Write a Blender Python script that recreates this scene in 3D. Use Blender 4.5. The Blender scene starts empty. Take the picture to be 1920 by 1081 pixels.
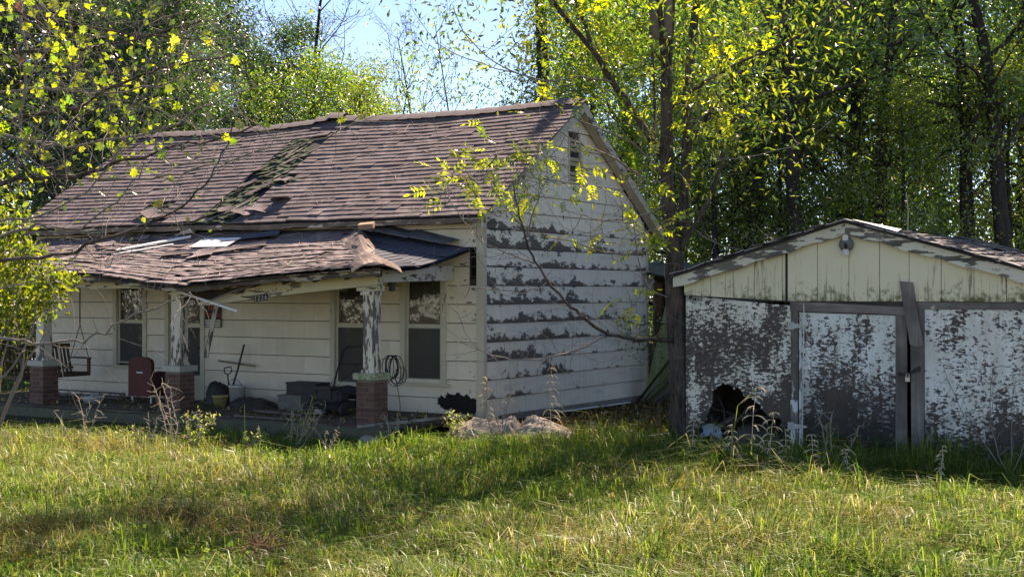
import bpy, math, random
import numpy as np
from mathutils import Vector, Matrix, Euler, noise as mnoise

S = bpy.context.scene
C = S.collection
R = math.radians

# ------------------------------------------------------------------ camera, sky, sun, exposure
F, CX, HY, CZ = 2568.0, 960.0, 544.0, 2.2
cam_d = bpy.data.cameras.new('camera'); cam = bpy.data.objects.new('camera', cam_d); C.objects.link(cam)
cam.location = (0, 0, CZ); cam.rotation_euler = (R(90), 0, 0)
cam_d.sensor_width = 36; cam_d.lens = 36 * F / 1920; cam_d.shift_y = 3.5 / 1920
cam_d.clip_start = 0.1; cam_d.clip_end = 600
S.camera = cam
S.view_settings.view_transform = 'Standard'; S.view_settings.look = 'None'
S.view_settings.exposure = 1.78; S.view_settings.gamma = 1.0
S.view_settings.use_white_balance = True; S.view_settings.white_balance_temperature = 8300; S.view_settings.white_balance_tint = 20
SUN_AZ, SUN_EL = R(29), R(50)
W = bpy.data.worlds.new('World'); S.world = W; W.use_nodes = True
wn = W.node_tree; wn.nodes.clear()
sky = wn.nodes.new('ShaderNodeTexSky'); sky.sky_type = 'NISHITA'; sky.sun_disc = False
sky.sun_elevation = SUN_EL; sky.sun_rotation = SUN_AZ
sky.air_density = 0.7; sky.dust_density = 0.0; sky.ozone_density = 6.0
bg = wn.nodes.new('ShaderNodeBackground'); bg.inputs['Strength'].default_value = 0.083
wo = wn.nodes.new('ShaderNodeOutputWorld')
tcw = wn.nodes.new('ShaderNodeTexCoord'); mpw = wn.nodes.new('ShaderNodeMapping')
mpw.inputs['Scale'].default_value = (3, 3, 7); mpw.inputs['Location'].default_value = (0.35, 0.0, 0.1)
nzw = wn.nodes.new('ShaderNodeTexNoise'); nzw.inputs['Scale'].default_value = 1.6; nzw.inputs['Detail'].default_value = 7
rpw = wn.nodes.new('ShaderNodeValToRGB'); rpw.color_ramp.elements[0].position = 0.66; rpw.color_ramp.elements[1].position = 0.85
mxw = wn.nodes.new('ShaderNodeMix'); mxw.data_type = 'RGBA'; mxw.inputs[7].default_value = (7, 7.3, 7.8, 1)
wn.links.new(tcw.outputs['Generated'], mpw.inputs['Vector']); wn.links.new(mpw.outputs[0], nzw.inputs['Vector'])
wn.links.new(nzw.outputs['Fac'], rpw.inputs[0]); wn.links.new(rpw.outputs[0], mxw.inputs[0])
wn.links.new(sky.outputs[0], mxw.inputs[6]); wn.links.new(mxw.outputs[2], bg.inputs[0]); wn.links.new(bg.outputs[0], wo.inputs[0])
sun_d = bpy.data.lights.new('sun', 'SUN'); sun = bpy.data.objects.new('sun', sun_d); C.objects.link(sun)
sun_d.energy = 4.4; sun_d.angle = R(0.53); sun_d.color = (1.0, 0.95, 0.86)
sdir = Vector((math.sin(SUN_AZ) * math.cos(SUN_EL), math.cos(SUN_AZ) * math.cos(SUN_EL), math.sin(SUN_EL)))
sun.rotation_euler = sdir.to_track_quat('Z', 'Y').to_euler()
try:
    S.cycles.max_bounces = 8; S.cycles.transparent_max_bounces = 8; S.cycles.transmission_bounces = 6
except Exception: pass

# ------------------------------------------------------------------ frames and measuring helpers
class Frame:                                    # a building's own axes: x along its front, y towards its back
    def __init__(s, x, y, deg): s.o = (x, y); s.a = R(deg); s.c = math.cos(s.a); s.s = math.sin(s.a)
    def w(s, x, y, z=0): return Vector((s.o[0] + x * s.c - y * s.s, s.o[1] + x * s.s + y * s.c, z))
    def on(s, px, py, c):                       # where the sight line of a measured point meets the plane y = c
        k = (px - CX) / F
        x = (k * (s.o[1] + c * s.c) - s.o[0] + c * s.s) / (s.c - k * s.s)
        Y = s.o[1] + x * s.s + c * s.c
        return Vector((x, c, CZ - (py - HY) * Y / F))
H = Frame(-0.47, 21.9, -31); G = Frame(2.38, 18.6, -31)
def at(px, py, Y): return Vector(((px - CX) / F * Y, Y, CZ - (py - HY) / F * Y))
def gnd(px, py, z=0.0):
    Y = (CZ - z) * F / (py - HY); return Vector(((px - CX) / F * Y, Y, z))
rnd = random.Random(7)
RG = np.random.default_rng(11)

# ------------------------------------------------------------------ object helpers
def tag(o, label=None, cat=None, group=None, kind=None):
    if label: o['label'] = label
    if cat: o['category'] = cat
    if group: o['group'] = group
    if kind: o['kind'] = kind
    return o
def thing(name, label, cat, loc=(0, 0, 0), rz=0.0, group=None):
    o = bpy.data.objects.new(name, None); C.objects.link(o); o.empty_display_size = 0.2
    o.location = loc; o.rotation_euler = (0, 0, rz)
    return tag(o, label, cat, group)
def link(name, me, parent=None, loc=None, mat4=None):
    o = bpy.data.objects.new(name, me); C.objects.link(o)
    if parent: o.parent = parent
    if mat4 is not None: o.matrix_local = mat4
    elif loc is not None: o.location = loc
    return o
class MB:
    def __init__(s): s.v = []; s.f = []
    def add(s, vs, fs):
        b = len(s.v); s.v += [tuple(v) for v in vs]; s.f += [tuple(b + i for i in f) for f in fs]; return s
    def box(s, x0, x1, y0, y1, z0, z1, M4=None):
        vs = [Vector(p) for p in ((x0,y0,z0),(x1,y0,z0),(x1,y1,z0),(x0,y1,z0),(x0,y0,z1),(x1,y0,z1),(x1,y1,z1),(x0,y1,z1))]
        if M4 is not None: vs = [M4 @ v for v in vs]
        return s.add(vs, [(0,3,2,1),(4,5,6,7),(0,1,5,4),(1,2,6,5),(2,3,7,6),(3,0,4,7)])
    def bar(s, a, b, w, h, roll=0.0):           # a square bar from a to b
        a = Vector(a); b = Vector(b); d = b - a; L = d.length
        q = d.to_track_quat('X', 'Z').to_matrix().to_4x4()
        return s.box(0, L, -w/2, w/2, -h/2, h/2, Matrix.Translation(a) @ q @ Matrix.Rotation(roll, 4, 'X'))
    def prism(s, poly, y0, y1):                 # polygon in x, z swept from y0 to y1
        n = len(poly)
        vs = [(p[0], y0, p[1]) for p in poly] + [(p[0], y1, p[1]) for p in poly]
        return s.add(vs, [tuple(range(n)), tuple(range(2*n-1, n-1, -1))] + [(i, i+n, (i+1) % n + n, (i+1) % n) for i in range(n)])
    def prismx(s, poly, x0, x1):                # polygon in y, z swept from x0 to x1
        n = len(poly)
        vs = [(x0, p[0], p[1]) for p in poly] + [(x1, p[0], p[1]) for p in poly]
        return s.add(vs, [tuple(range(n-1, -1, -1)), tuple(range(n, 2*n))] + [(i, (i+1) % n, (i+1) % n + n, i+n) for i in range(n)])
    def tube(s, pts, rads, n=6, cap=True):
        pts = [Vector(p) for p in pts]; b = len(s.v); m = len(pts)
        t0 = (pts[1] - pts[0]).normalized()
        u = t0.orthogonal().normalized()
        for i, p in enumerate(pts):
            t = (pts[min(i+1, m-1)] - pts[max(i-1, 0)])
            t = t.normalized() if t.length > 1e-9 else t0
            u = (u - t * u.dot(t)); u = u.normalized() if u.length > 1e-6 else t.orthogonal().normalized()
            w = t.cross(u); r = rads[i] if hasattr(rads, '__len__') else rads
            for k in range(n):
                a = 2 * math.pi * k / n
                s.v.append(tuple(p + u * (r * math.cos(a)) + w * (r * math.sin(a))))
        for i in range(m - 1):
            for k in range(n):
                k2 = (k + 1) % n
                s.f.append((b + i*n + k, b + i*n + k2, b + (i+1)*n + k2, b + (i+1)*n + k))
        if cap:
            s.f.append(tuple(b + k for k in range(n-1, -1, -1))); s.f.append(tuple(b + (m-1)*n + k for k in range(n)))
        return s
    def lathe(s, prof, c, n=14, M4=None):
        b = len(s.v); m = len(prof)
        for (r, z) in prof:
            for k in range(n):
                a = 2 * math.pi * k / n; v = Vector((r * math.cos(a), r * math.sin(a), z))
                if M4 is not None: v = M4 @ v
                s.v.append((v.x + c[0], v.y + c[1], v.z + c[2]))
        for i in range(m - 1):
            for k in range(n):
                k2 = (k+1) % n; s.f.append((b+i*n+k, b+i*n+k2, b+(i+1)*n+k2, b+(i+1)*n+k))
        return s
    def grid(s, fn, nu, nv):
        b = len(s.v)
        for j in range(nv + 1):
            for i in range(nu + 1): s.v.append(tuple(fn(i / nu, j / nv)))
        for j in range(nv):
            for i in range(nu):
                a = b + j*(nu+1) + i; s.f.append((a, a+1, a+nu+2, a+nu+1))
        return s
    def mesh(s, name, mat, smooth=False):
        me = bpy.data.meshes.new(name); me.from_pydata(s.v, [], s.f); me.update()
        if mat: me.materials.append(mat)
        if smooth: me.polygons.foreach_set('use_smooth', [True] * len(me.polygons))
        return me
    def build(s, name, mat, parent=None, smooth=False, loc=None, mat4=None):
        return link(name, s.mesh(name, mat, smooth), parent, loc, mat4)
def fastmesh(name, V, Fc, col, mat):
    V = np.ascontiguousarray(V, dtype=np.float32); Fc = np.ascontiguousarray(Fc, dtype=np.int32)
    me = bpy.data.meshes.new(name); n, k = Fc.shape
    me.vertices.add(len(V)); me.vertices.foreach_set('co', V.ravel())
    me.loops.add(n * k); me.loops.foreach_set('vertex_index', Fc.ravel())
    me.polygons.add(n); me.polygons.foreach_set('loop_start', np.arange(0, n * k, k, dtype=np.int32))
    me.update(calc_edges=True)
    if col is not None:
        ca = me.color_attributes.new('Col', 'FLOAT_COLOR', 'POINT')
        cc = np.ones((len(V), 4), np.float32); cc[:, :3] = col; ca.data.foreach_set('color', cc.ravel())
    if mat: me.materials.append(mat)
    return me

# ------------------------------------------------------------------ materials
class NT:
    def __init__(s, name, rough=0.85, spec=0.25):
        s.m = bpy.data.materials.new(name); s.m.use_nodes = True; s.t = s.m.node_tree; s.n = s.t.nodes; s.l = s.t.links
        s.b = s.n['Principled BSDF']; s.out = s.n['Material Output']
        s.b.inputs['Roughness'].default_value = rough; s.b.inputs['Specular IOR Level'].default_value = spec
        s.tc = s.n.new('ShaderNodeTexCoord'); s.P = s.tc.outputs['Object']
        s.oi = s.n.new('ShaderNodeObjectInfo'); s.rand = s.oi.outputs['Random']
    def set(s, sock, v):
        if isinstance(v, bpy.types.NodeSocket): s.l.new(v, sock)
        elif hasattr(v, '__len__') and len(v) == 3 and sock.type == 'RGBA': sock.default_value = (*v, 1)
        else: sock.default_value = v
    def math(s, op, a, b=0.0, clamp=False):
        n = s.n.new('ShaderNodeMath'); n.operation = op; n.use_clamp = clamp; s.set(n.inputs[0], a); s.set(n.inputs[1], b); return n.outputs[0]
    def map(s, sc=(1, 1, 1), off=None, vec=None):
        n = s.n.new('ShaderNodeMapping'); n.inputs['Scale'].default_value = sc; s.l.new(vec or s.P, n.inputs[0])
        if off is not None:
            c = s.n.new('ShaderNodeCombineXYZ'); m = s.math('MULTIPLY', off, 37.0)
            for i in range(3): s.l.new(m, c.inputs[i])
            s.l.new(c.outputs[0], n.inputs['Location'])
        return n.outputs[0]
    def noise(s, vec, scale, detail=5, rough=0.55, dist=0.0):
        n = s.n.new('ShaderNodeTexNoise'); s.l.new(vec, n.inputs['Vector'])
        n.inputs['Scale'].default_value = scale; n.inputs['Detail'].default_value = detail; n.inputs['Roughness'].default_value = rough; n.inputs['Distortion'].default_value = dist
        return n.outputs['Fac']
    def voro(s, vec, scale, feature='F1'):
        n = s.n.new('ShaderNodeTexVoronoi'); n.feature = feature; s.l.new(vec, n.inputs['Vector']); n.inputs['Scale'].default_value = scale; return n
    def step(s, v, a, b):
        n = s.n.new('ShaderNodeMapRange'); n.inputs['From Min'].default_value = a; n.inputs['From Max'].default_value = b; s.set(n.inputs['Value'], v); return n.outputs[0]
    def mix(s, f, a, b):
        n = s.n.new('ShaderNodeMix'); n.data_type = 'RGBA'; s.set(n.inputs[0], f); s.set(n.inputs[6], a); s.set(n.inputs[7], b); return n.outputs[2]
    def sep(s): n = s.n.new('ShaderNodeSeparateXYZ'); s.l.new(s.P, n.inputs[0]); return n.outputs
    def bump(s, h, strength=0.3, dist=0.01):
        n = s.n.new('ShaderNodeBump'); n.inputs['Strength'].default_value = strength; n.inputs['Distance'].default_value = dist
        s.l.new(h, n.inputs['Height']); s.l.new(n.outputs[0], s.b.inputs['Normal'])
    def col(s, v): s.set(s.b.inputs['Base Color'], v); return s.m

def plain(name, c, rough=0.8, var=0.25, scale=8, metal=0.0, bump=0.2):
    t = NT(name, rough); n = t.noise(t.map(off=t.rand), scale, 6)
    t.col(t.mix(n, [x * (1 - var) for x in c], [min(1, x * (1 + var)) for x in c])); t.b.inputs['Metallic'].default_value = metal
    if bump: t.bump(n, bump)
    return t.m
def wood(name, c, c2, axis=0, scale=6, rough=0.9, paint=None, pthr=0.5):
    t = NT(name, rough); sc = [14, 14, 14]; sc[axis] = 0.8
    v = t.map(sc, t.rand); n = t.noise(v, scale / 3, 6, 0.65, 0.3); n2 = t.noise(t.map((1, 1, 1), t.rand), 2.2, 4)
    cc = t.mix(t.step(n, .3, .7), c, c2); cc = t.mix(t.step(n2, .35, .75), cc, [x * .55 for x in c])
    if paint:
        sc2 = [9, 9, 9]; sc2[axis] = 2.2
        k = t.noise(t.map(sc2, t.rand), 1.6, 7, 0.62); k2 = t.noise(t.map((1, 1, 1), t.rand), 1.3, 3)
        kk = t.math('ADD', k, t.math('MULTIPLY', t.math('SUBTRACT', k2, .5), .5))
        pm = t.step(kk, pthr, pthr - .025)
        pc = t.mix(n2, [x * .8 for x in paint], paint); cc = t.mix(pm, cc, pc)
        t.bump(pm, .5, .004)
    else: t.bump(n, .5, .006)
    return t.col(cc)

# front siding: cream boards, a little grimy, flaking near the free corner
t = NT('cream_siding', .75); xyz = t.sep()
n1 = t.noise(t.map((.6, .6, 1.2), t.rand), 2.0, 6, .6); n2 = t.noise(t.map((5, 5, .6)), 2.2, 5)
base = t.mix(t.step(n1, .3, .75), (.78, .69, .53), (.64, .56, .42)); base = t.mix(t.math('MULTIPLY', t.step(n2, .55, .85), .4), base, (.40, .36, .27))
v = t.math('FRACT', t.math('DIVIDE', t.math('SUBTRACT', xyz[2], .14), .305))
k = t.noise(t.map((1.4, 1.4, 4)), 3.2, 8, .68)
bias = t.math('ADD', t.math('MULTIPLY', t.math('SUBTRACT', 1.0, v), .12), t.step(xyz[0], -1.6, .35))
kk = t.math('ADD', k, t.math('MULTIPLY', bias, .15))
pm = t.step(kk, .71, .73)
CREAM = t.col(t.mix(pm, base, t.mix(n2, (.06, .055, .045), (.2, .17, .13)))); t.bump(pm, -.5, .004)
# gable siding: greyish white boards with the paint off in patches along each lower edge
t = NT('white_siding', .75); xyz = t.sep()
n1 = t.noise(t.map((.5, .5, 1.0), t.rand), 1.6, 6, .6)
base = t.mix(t.step(n1, .3, .75), (.84, .755, .62), (.72, .64, .52))
base = t.mix(t.step(t.noise(t.map((.4, .4, 3), t.rand), 3, 4), .58, .8), base, (.44, .42, .37))
v = t.math('FRACT', t.math('DIVIDE', t.math('SUBTRACT', xyz[2], .14), .305))
k = t.noise(t.map((1.3, 1.3, 2.8), t.rand), 2.3, 9, .70)
vb = t.math('POWER', t.math('SUBTRACT', 1.0, v), 2.2)
near = t.step(xyz[1], 5.5, -.3)
bias = t.math('ADD', t.math('MULTIPLY', vb, .24), t.math('MULTIPLY', near, .20))
bias = t.math('ADD', bias, t.math('MULTIPLY', t.math('SUBTRACT', t.rand, .5), .22))
bias = t.math('SUBTRACT', bias, t.math('MULTIPLY', t.step(xyz[2], 3.48, 3.5), .6))
bias = t.math('SUBTRACT', bias, t.math('MULTIPLY', t.step(xyz[2], 1.0, .2), .16))
zone = t.noise(t.map((1, 1, 1.3)), .75, 3, .5); kk = t.math('ADD', t.math('ADD', k, bias), t.math('MULTIPLY', t.math('SUBTRACT', zone, .5), .5)); pm = t.step(kk, .735, .785)
run = t.noise(t.map((9, 9, .5)), 1.3, 5, .6); base = t.mix(t.math('MULTIPLY', t.step(run, .5, .8), .45), base, (.40, .345, .26))
under = t.mix(t.noise(t.map((3, 1, 9)), 9, 6, .75), (.05, .043, .036), (.19, .16, .135))
WHITE = t.col(t.mix(pm, base, under)); t.bump(pm, -.6, .004)
# shingles
def shingle_mat(name, a, b, moss=0.0):
    t = NT(name, .95, .15); g = t.noise(t.map((1, 1, 1), t.rand), 160, 3, .7); w = t.noise(t.map((1, 1, 1), t.rand), 5, 5)
    c = t.mix(t.rand, a, b); c = t.mix(t.step(w, .45, .8), c, [x * 1.2 for x in b]); c = t.mix(t.step(g, .35, .7), [x * .5 for x in a], c)
    if moss: c = t.mix(t.math('MULTIPLY', t.step(w, .45, .65), moss), c, (.05, .075, .04))
    ge = t.n.new('ShaderNodeNewGeometry'); st = t.noise(t.map((1, 1, 1), vec=ge.outputs['Position']), .9, 7, .68); s2 = t.noise(t.map((2.6, .5, .5), vec=ge.outputs['Position']), 1.6, 5, .6)
    c = t.mix(t.math('MULTIPLY', t.step(st, .46, .7), .55), c, [x * .42 for x in a]); c = t.mix(t.math('MULTIPLY', t.step(s2, .52, .75), .5), c, [min(1, x * 1.55 + .01) for x in b])
    t.bump(g, .5, .004); return t.col(c)
SH = shingle_mat('brown_shingle', (.150, .124, .130), (.20, .168, .176))
SHP = shingle_mat('porch_shingle', (.19, .155, .158), (.28, .235, .24))
SHG = shingle_mat('green_shingle', (.045, .06, .04), (.10, .125, .085), .6)
SHT = shingle_mat('tan_shingle', (.17, .13, .12), (.33, .265, .235))
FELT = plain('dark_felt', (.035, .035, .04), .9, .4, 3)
NAVY = plain('shaded_felt', (.06, .065, .085), .85, .5, 4)  # shade on the hip slope put into the colour as dark navy
GREY_X = wood('grey_wood', (.15, .13, .115), (.27, .245, .22), 0)
GREY_Z = wood('grey_wood_upright', (.15, .13, .115), (.27, .245, .22), 2)
DARK_X = wood('dark_wood', (.05, .04, .033), (.11, .09, .075), 0)
DARK_Y = wood('dark_wood_cross', (.05, .04, .033), (.11, .09, .075), 1)
BEAM = wood('cream_beam', (.16, .13, .10), (.28, .24, .19), 0, paint=(.64, .56, .38), pthr=.62)
BEAMW = wood('white_beam', (.10, .09, .08), (.2, .18, .16), 1, paint=(.60, .56, .48), pthr=.57)
POST = wood('flaking_post', (.11, .09, .075), (.24, .20, .17), 2, paint=(.70, .64, .50), pthr=.56)
FRAME = wood('cream_frame', (.2, .17, .13), (.3, .27, .22), 2, paint=(.60, .55, .41), pthr=.70)
RAKE = wood('white_rake', (.13, .115, .10), (.25, .225, .2), 0, paint=(.66, .62, .50), pthr=.52)
WHITEW = wood('white_wood', (.3, .28, .26), (.4, .38, .36), 0, paint=(.78, .77, .75), pthr=.68)
SOFFIT = plain('soffit_board', (.55, .47, .36), .8, .2, 3)
MORTAR = plain('mortar', (.20, .175, .15), .95, .3, 20)
CONC = plain('concrete', (.26, .25, .21), .95, .3, 9)
t = NT('lichen_cap', .95); n = t.noise(t.P, 26, 5, .7)
LICH = t.col(t.mix(t.step(n, .42, .58), (.42, .42, .32), (.17, .20, .08))); t.bump(n, .5)
t = NT('brick', .92); n = t.noise(t.map(off=t.rand), 18, 6, .65)
BRICK = t.col(t.mix(t.step(n, .25, .8), t.mix(t.rand, (.11, .05, .04), (.26, .125, .09)), (.09, .06, .05))); t.bump(n, .6, .006)
BLACKM = plain('black_metal', (.025, .025, .027), .5, .4, 12)
BLACKP = plain('black_plastic', (.035, .035, .038), .55, .4, 10)
DARKBOX = plain('dark_box', (.06, .055, .05), .7, .4, 6)
GREYBOX = plain('grey_box', (.15, .145, .13), .6, .4, 6)
RUST = plain('rusty_iron', (.12, .06, .035), .85, .5, 14)
REDM = plain('faded_red', (.115, .036, .03), .6, .35, 5)
WHITEP = plain('white_plastic', (.6, .6, .55), .5, .15, 7)
YELP = plain('yellow_plastic', (.42, .38, .14), .6, .3, 7)
BLUEGREY = plain('bluegrey_metal', (.24, .30, .36), .5, .3, 7)
INSUL = plain('pale_wrap', (.5, .48, .44), .9, .25, 10)
CURT = plain('pale_curtain', (.45, .44, .40), .95, .25, 6)
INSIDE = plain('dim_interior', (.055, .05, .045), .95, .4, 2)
ORANGE = plain('sign_orange', (.62, .12, .03), .7, .15, 6, bump=0)
SIGNK = plain('sign_black', (.03, .03, .03), .6, .3, 6, bump=0)
SIGNW = plain('sign_white', (.62, .60, .52), .6, .15, 6, bump=0)
CARD = plain('brown_cardboard', (.30, .22, .15), .9, .3, 5)
t = NT('dusty_glass'); t.n.remove(t.b)
tr = t.n.new('ShaderNodeBsdfTransparent'); tr.inputs[0].default_value = (.62, .63, .6, 1)
gl = t.n.new('ShaderNodeBsdfGlossy'); gl.inputs['Roughness'].default_value = .06; gl.inputs[0].default_value = (.9, .9, .9, 1)
di = t.n.new('ShaderNodeBsdfDiffuse'); di.inputs[0].default_value = (.30, .29, .25, 1)
bp = t.n.new('ShaderNodeBump'); bp.inputs['Strength'].default_value = .35; bp.inputs['Distance'].default_value = .02; t.l.new(t.noise(t.map((1, 1, .6)), 4.5, 3), bp.inputs['Height']); t.l.new(bp.outputs[0], gl.inputs['Normal'])
fr = t.n.new('ShaderNodeFresnel'); fr.inputs[0].default_value = 1.5; m1 = t.n.new('ShaderNodeMixShader'); m2 = t.n.new('ShaderNodeMixShader')
t.l.new(fr.outputs[0], m1.inputs[0]); t.l.new(tr.outputs[0], m1.inputs[1]); t.l.new(gl.outputs[0], m1.inputs[2])
t.l.new(t.math('MULTIPLY', t.noise(t.P, 5, 5), .22), m2.inputs[0]); t.l.new(m1.outputs[0], m2.inputs[1]); t.l.new(di.outputs[0], m2.inputs[2]); t.l.new(m2.outputs[0], t.out.inputs[0])
GLASS = t.m
t = NT('insect_screen'); t.n.remove(t.b); tr = t.n.new('ShaderNodeBsdfTransparent'); di = t.n.new('ShaderNodeBsdfDiffuse'); di.inputs[0].default_value = (.10, .10, .09, 1)
m1 = t.n.new('ShaderNodeMixShader'); m1.inputs[0].default_value = .62; t.l.new(tr.outputs[0], m1.inputs[1]); t.l.new(di.outputs[0], m1.inputs[2]); t.l.new(m1.outputs[0], t.out.inputs[0])
SCREEN = t.m
# flake board of the garage: white paint left in flakes on brown chips, dirtier towards the ground
def flake(name, lo, dirt, thr, tint=(.62, .68, .66)):
    t = NT(name, .9); xyz = t.sep()
    warp = t.noise(t.map((1, 1, 1), t.rand), 3, 3)
    vo = t.voro(t.map((1, 1, 1.7), t.rand), 26); cell = vo.outputs['Color']
    cs = t.n.new('ShaderNodeSeparateColor'); t.l.new(cell, cs.inputs[0])
    fine = t.noise(t.map((1, 1, 1.6), t.rand), 19, 8, .78, .8); big = t.noise(t.map((1, 1, .8), t.rand), 1.5, 4, .6)
    k = t.math('ADD', t.math('MULTIPLY', fine, .75), t.math('MULTIPLY', cs.outputs[0], .22))
    k = t.math('ADD', k, t.math('MULTIPLY', t.math('SUBTRACT', big, .5), .85))
    k = t.math('ADD', k, t.math('MULTIPLY', t.math('SUBTRACT', t.step(xyz[2], lo[0], lo[1]), .5), .4))
    st_ = t.noise(t.map((5, 5, .7), t.rand), 2.2, 5, .6); k = t.math('ADD', k, t.math('MULTIPLY', t.math('SUBTRACT', st_, .5), .4))
    pm = t.step(k, thr, thr + .05)
    white = t.mix(t.step(t.noise(t.map((2, 2, .8), t.rand), 3, 6, .7), .35, .75), tint, [tint[0] * .68, tint[1] * .64, tint[2] * .58])
    und = t.mix(t.noise(t.map((8, 8, 2), t.rand), 5, 6, .75), (.035, .028, .024), (.15, .122, .103))
    c = t.mix(pm, und, white)
    dm = t.step(t.math('ADD', xyz[2], t.math('MULTIPLY', t.noise(t.P, 2.6, 6, .65), -1.5)), dirt[0], dirt[1])
    c = t.mix(t.math('MULTIPLY', dm, .85), c, t.mix(fine, (.012, .015, .013), (.04, .04, .035)))
    t.bump(pm, .5, .004); return t.col(c)
OSB_L = flake('flaking_board', (-.9, 2.6), (-.15, -.7), .57, (.76, .74, .64))
OSB_D = flake('flaking_door_board', (.35, 2.3), (.38, -.4), .44, (.72, .76, .72))
OSB_R = flake('flaking_side_board', (-.9, 2.6), (-.05, -.65), .47, (.74, .75, .70))
t = NT('cream_panel', .8); xyz = t.sep()
n1 = t.noise(t.map((1, 1, 1), t.rand), 1.8, 5); gr = t.noise(t.map((22, 22, 1.1), t.rand), 1.3, 6, .7, .4)
c = t.mix(n1, (.74, .68, .49), (.64, .58, .38))
low = t.step(xyz[2], 3.0, 2.05); k = t.math('ADD', gr, t.math('MULTIPLY', low, .16))
k = t.math('ADD', k, t.math('MULTIPLY', t.math('SUBTRACT', n1, .5), .35))
c = t.mix(t.math('MULTIPLY', t.step(k, .68, .78), .8), c, (.20, .165, .115))
md = t.noise(t.map((1, 1, 1), t.rand), 7, 6, .7); c = t.mix(t.step(t.math('ADD', md, t.math('MULTIPLY', t.step(xyz[2], 2.5, 2.05), .35)), .74, .9), c, (.13, .14, .06))
PANEL = t.col(c); t.bump(gr, .35, .004)
# bark, leaves, grass, soil
def bark_mat(name, a, b):
    t = NT(name, .95, .1); n = t.noise(t.map((16, 16, 2.2)), 1.6, 7, .7, .6); w = t.noise(t.P, 1.7, 3)
    c = t.mix(t.step(n, .38, .62), a, b); c = t.mix(t.step(w, .5, .8), c, [x * 1.4 for x in b]); t.bump(n, .9, .03); return t.col(c)
BARK = bark_mat('brown_bark', (.026, .021, .018), (.11, .09, .076))
BARKD = bark_mat('dark_bark', (.02, .018, .016), (.06, .052, .045))
TWIG = plain('pale_twig', (.32, .28, .23), .9, .35, 9)
STRAW = plain('dry_straw', (.52, .43, .29), .9, .3, 12)
def leaf_mat(name, trans=.56, boost=(1.9, 2.2, 1.1), gloss=.10):
    t = NT(name); t.n.remove(t.b)
    at_ = t.n.new('ShaderNodeAttribute'); at_.attribute_name = 'Col'
    hs = t.n.new('ShaderNodeHueSaturation'); t.l.new(at_.outputs['Color'], hs.inputs['Color'])
    t.l.new(t.math('ADD', t.math('MULTIPLY', t.rand, .035), .482), hs.inputs['Hue']); t.l.new(t.math('ADD', t.math('MULTIPLY', t.rand, .35), .82), hs.inputs['Value'])
    d = t.n.new('ShaderNodeBsdfDiffuse'); t.l.new(hs.outputs[0], d.inputs[0])
    tl = t.n.new('ShaderNodeBsdfTranslucent'); vm = t.n.new('ShaderNodeVectorMath'); vm.operation = 'MULTIPLY'; vm.inputs[1].default_value = boost
    t.l.new(hs.outputs[0], vm.inputs[0]); t.l.new(vm.outputs[0], tl.inputs[0])
    m1 = t.n.new('ShaderNodeMixShader'); m1.inputs[0].default_value = trans; t.l.new(d.outputs[0], m1.inputs[1]); t.l.new(tl.outputs[0], m1.inputs[2])
    g = t.n.new('ShaderNodeBsdfGlossy'); g.inputs['Roughness'].default_value = .34; m2 = t.n.new('ShaderNodeMixShader'); m2.inputs[0].default_value = gloss
    t.l.new(m1.outputs[0], m2.inputs[1]); t.l.new(g.outputs[0], m2.inputs[2]); t.l.new(m2.outputs[0], t.out.inputs[0]); return t.m
LEAF = leaf_mat('leaf'); LEAFY = leaf_mat('yellow_leaf', .62, (1.4, 1.7, .65), .06); GRASSM = leaf_mat('grass_blade', .45, (1.8, 1.75, .9), .015)
t = NT('soil', .98, .1); n = t.noise(t.P, .9, 6); n2 = t.noise(t.P, 14, 6, .7)
SOIL = t.col(t.mix(t.step(n, .4, .65), t.mix(n2, (.035, .028, .02), (.10, .08, .055)), t.mix(n2, (.03, .04, .015), (.09, .085, .04)))); t.bump(n2, .8, .03)

# ------------------------------------------------------------------ ground
def gh(x, y):
    e = mnoise.noise(Vector((x * .35, y * .35, 3))) * .05 + mnoise.noise(Vector((x * 1.3, y * 1.3, 8))) * .025
    return e * (1 if y < 19.5 else max(0, 1 - (y - 19.5) / 1.5)) + max(0, 12 - y) * .012
mb = MB()
xs = [-300, -120, -60, -30] + [-14 + .5 * i for i in range(57)] + [30, 60, 120, 300]
ys = [-40, -10, 4] + [8 + .5 * i for i in range(60)] + [50, 80, 150, 400]
b = 0
for y in ys:
    for x in xs: mb.v.append((x, y, gh(x, y) if (-16 < x < 16 and 7 < y < 39) else 0.0))
nx = len(xs)
for j in range(len(ys) - 1):
    for i in range(nx - 1): a = j * nx + i; mb.f.append((a, a + 1, a + nx + 1, a + nx))
tag(mb.build('ground', SOIL, smooth=True), kind='structure')

# ------------------------------------------------------------------ the house
house = thing('house', 'abandoned one storey house with sagging shingled roof, collapsing front porch and flaking white siding', 'house', (H.o[0], H.o[1], 0), H.a)
Z0, ZE, ZR, XL, DP = .14, 3.38, 5.5, -10.5, 6.1       # wall foot, eave, wall apex, left end, depth
YM = DP / 2
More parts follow.
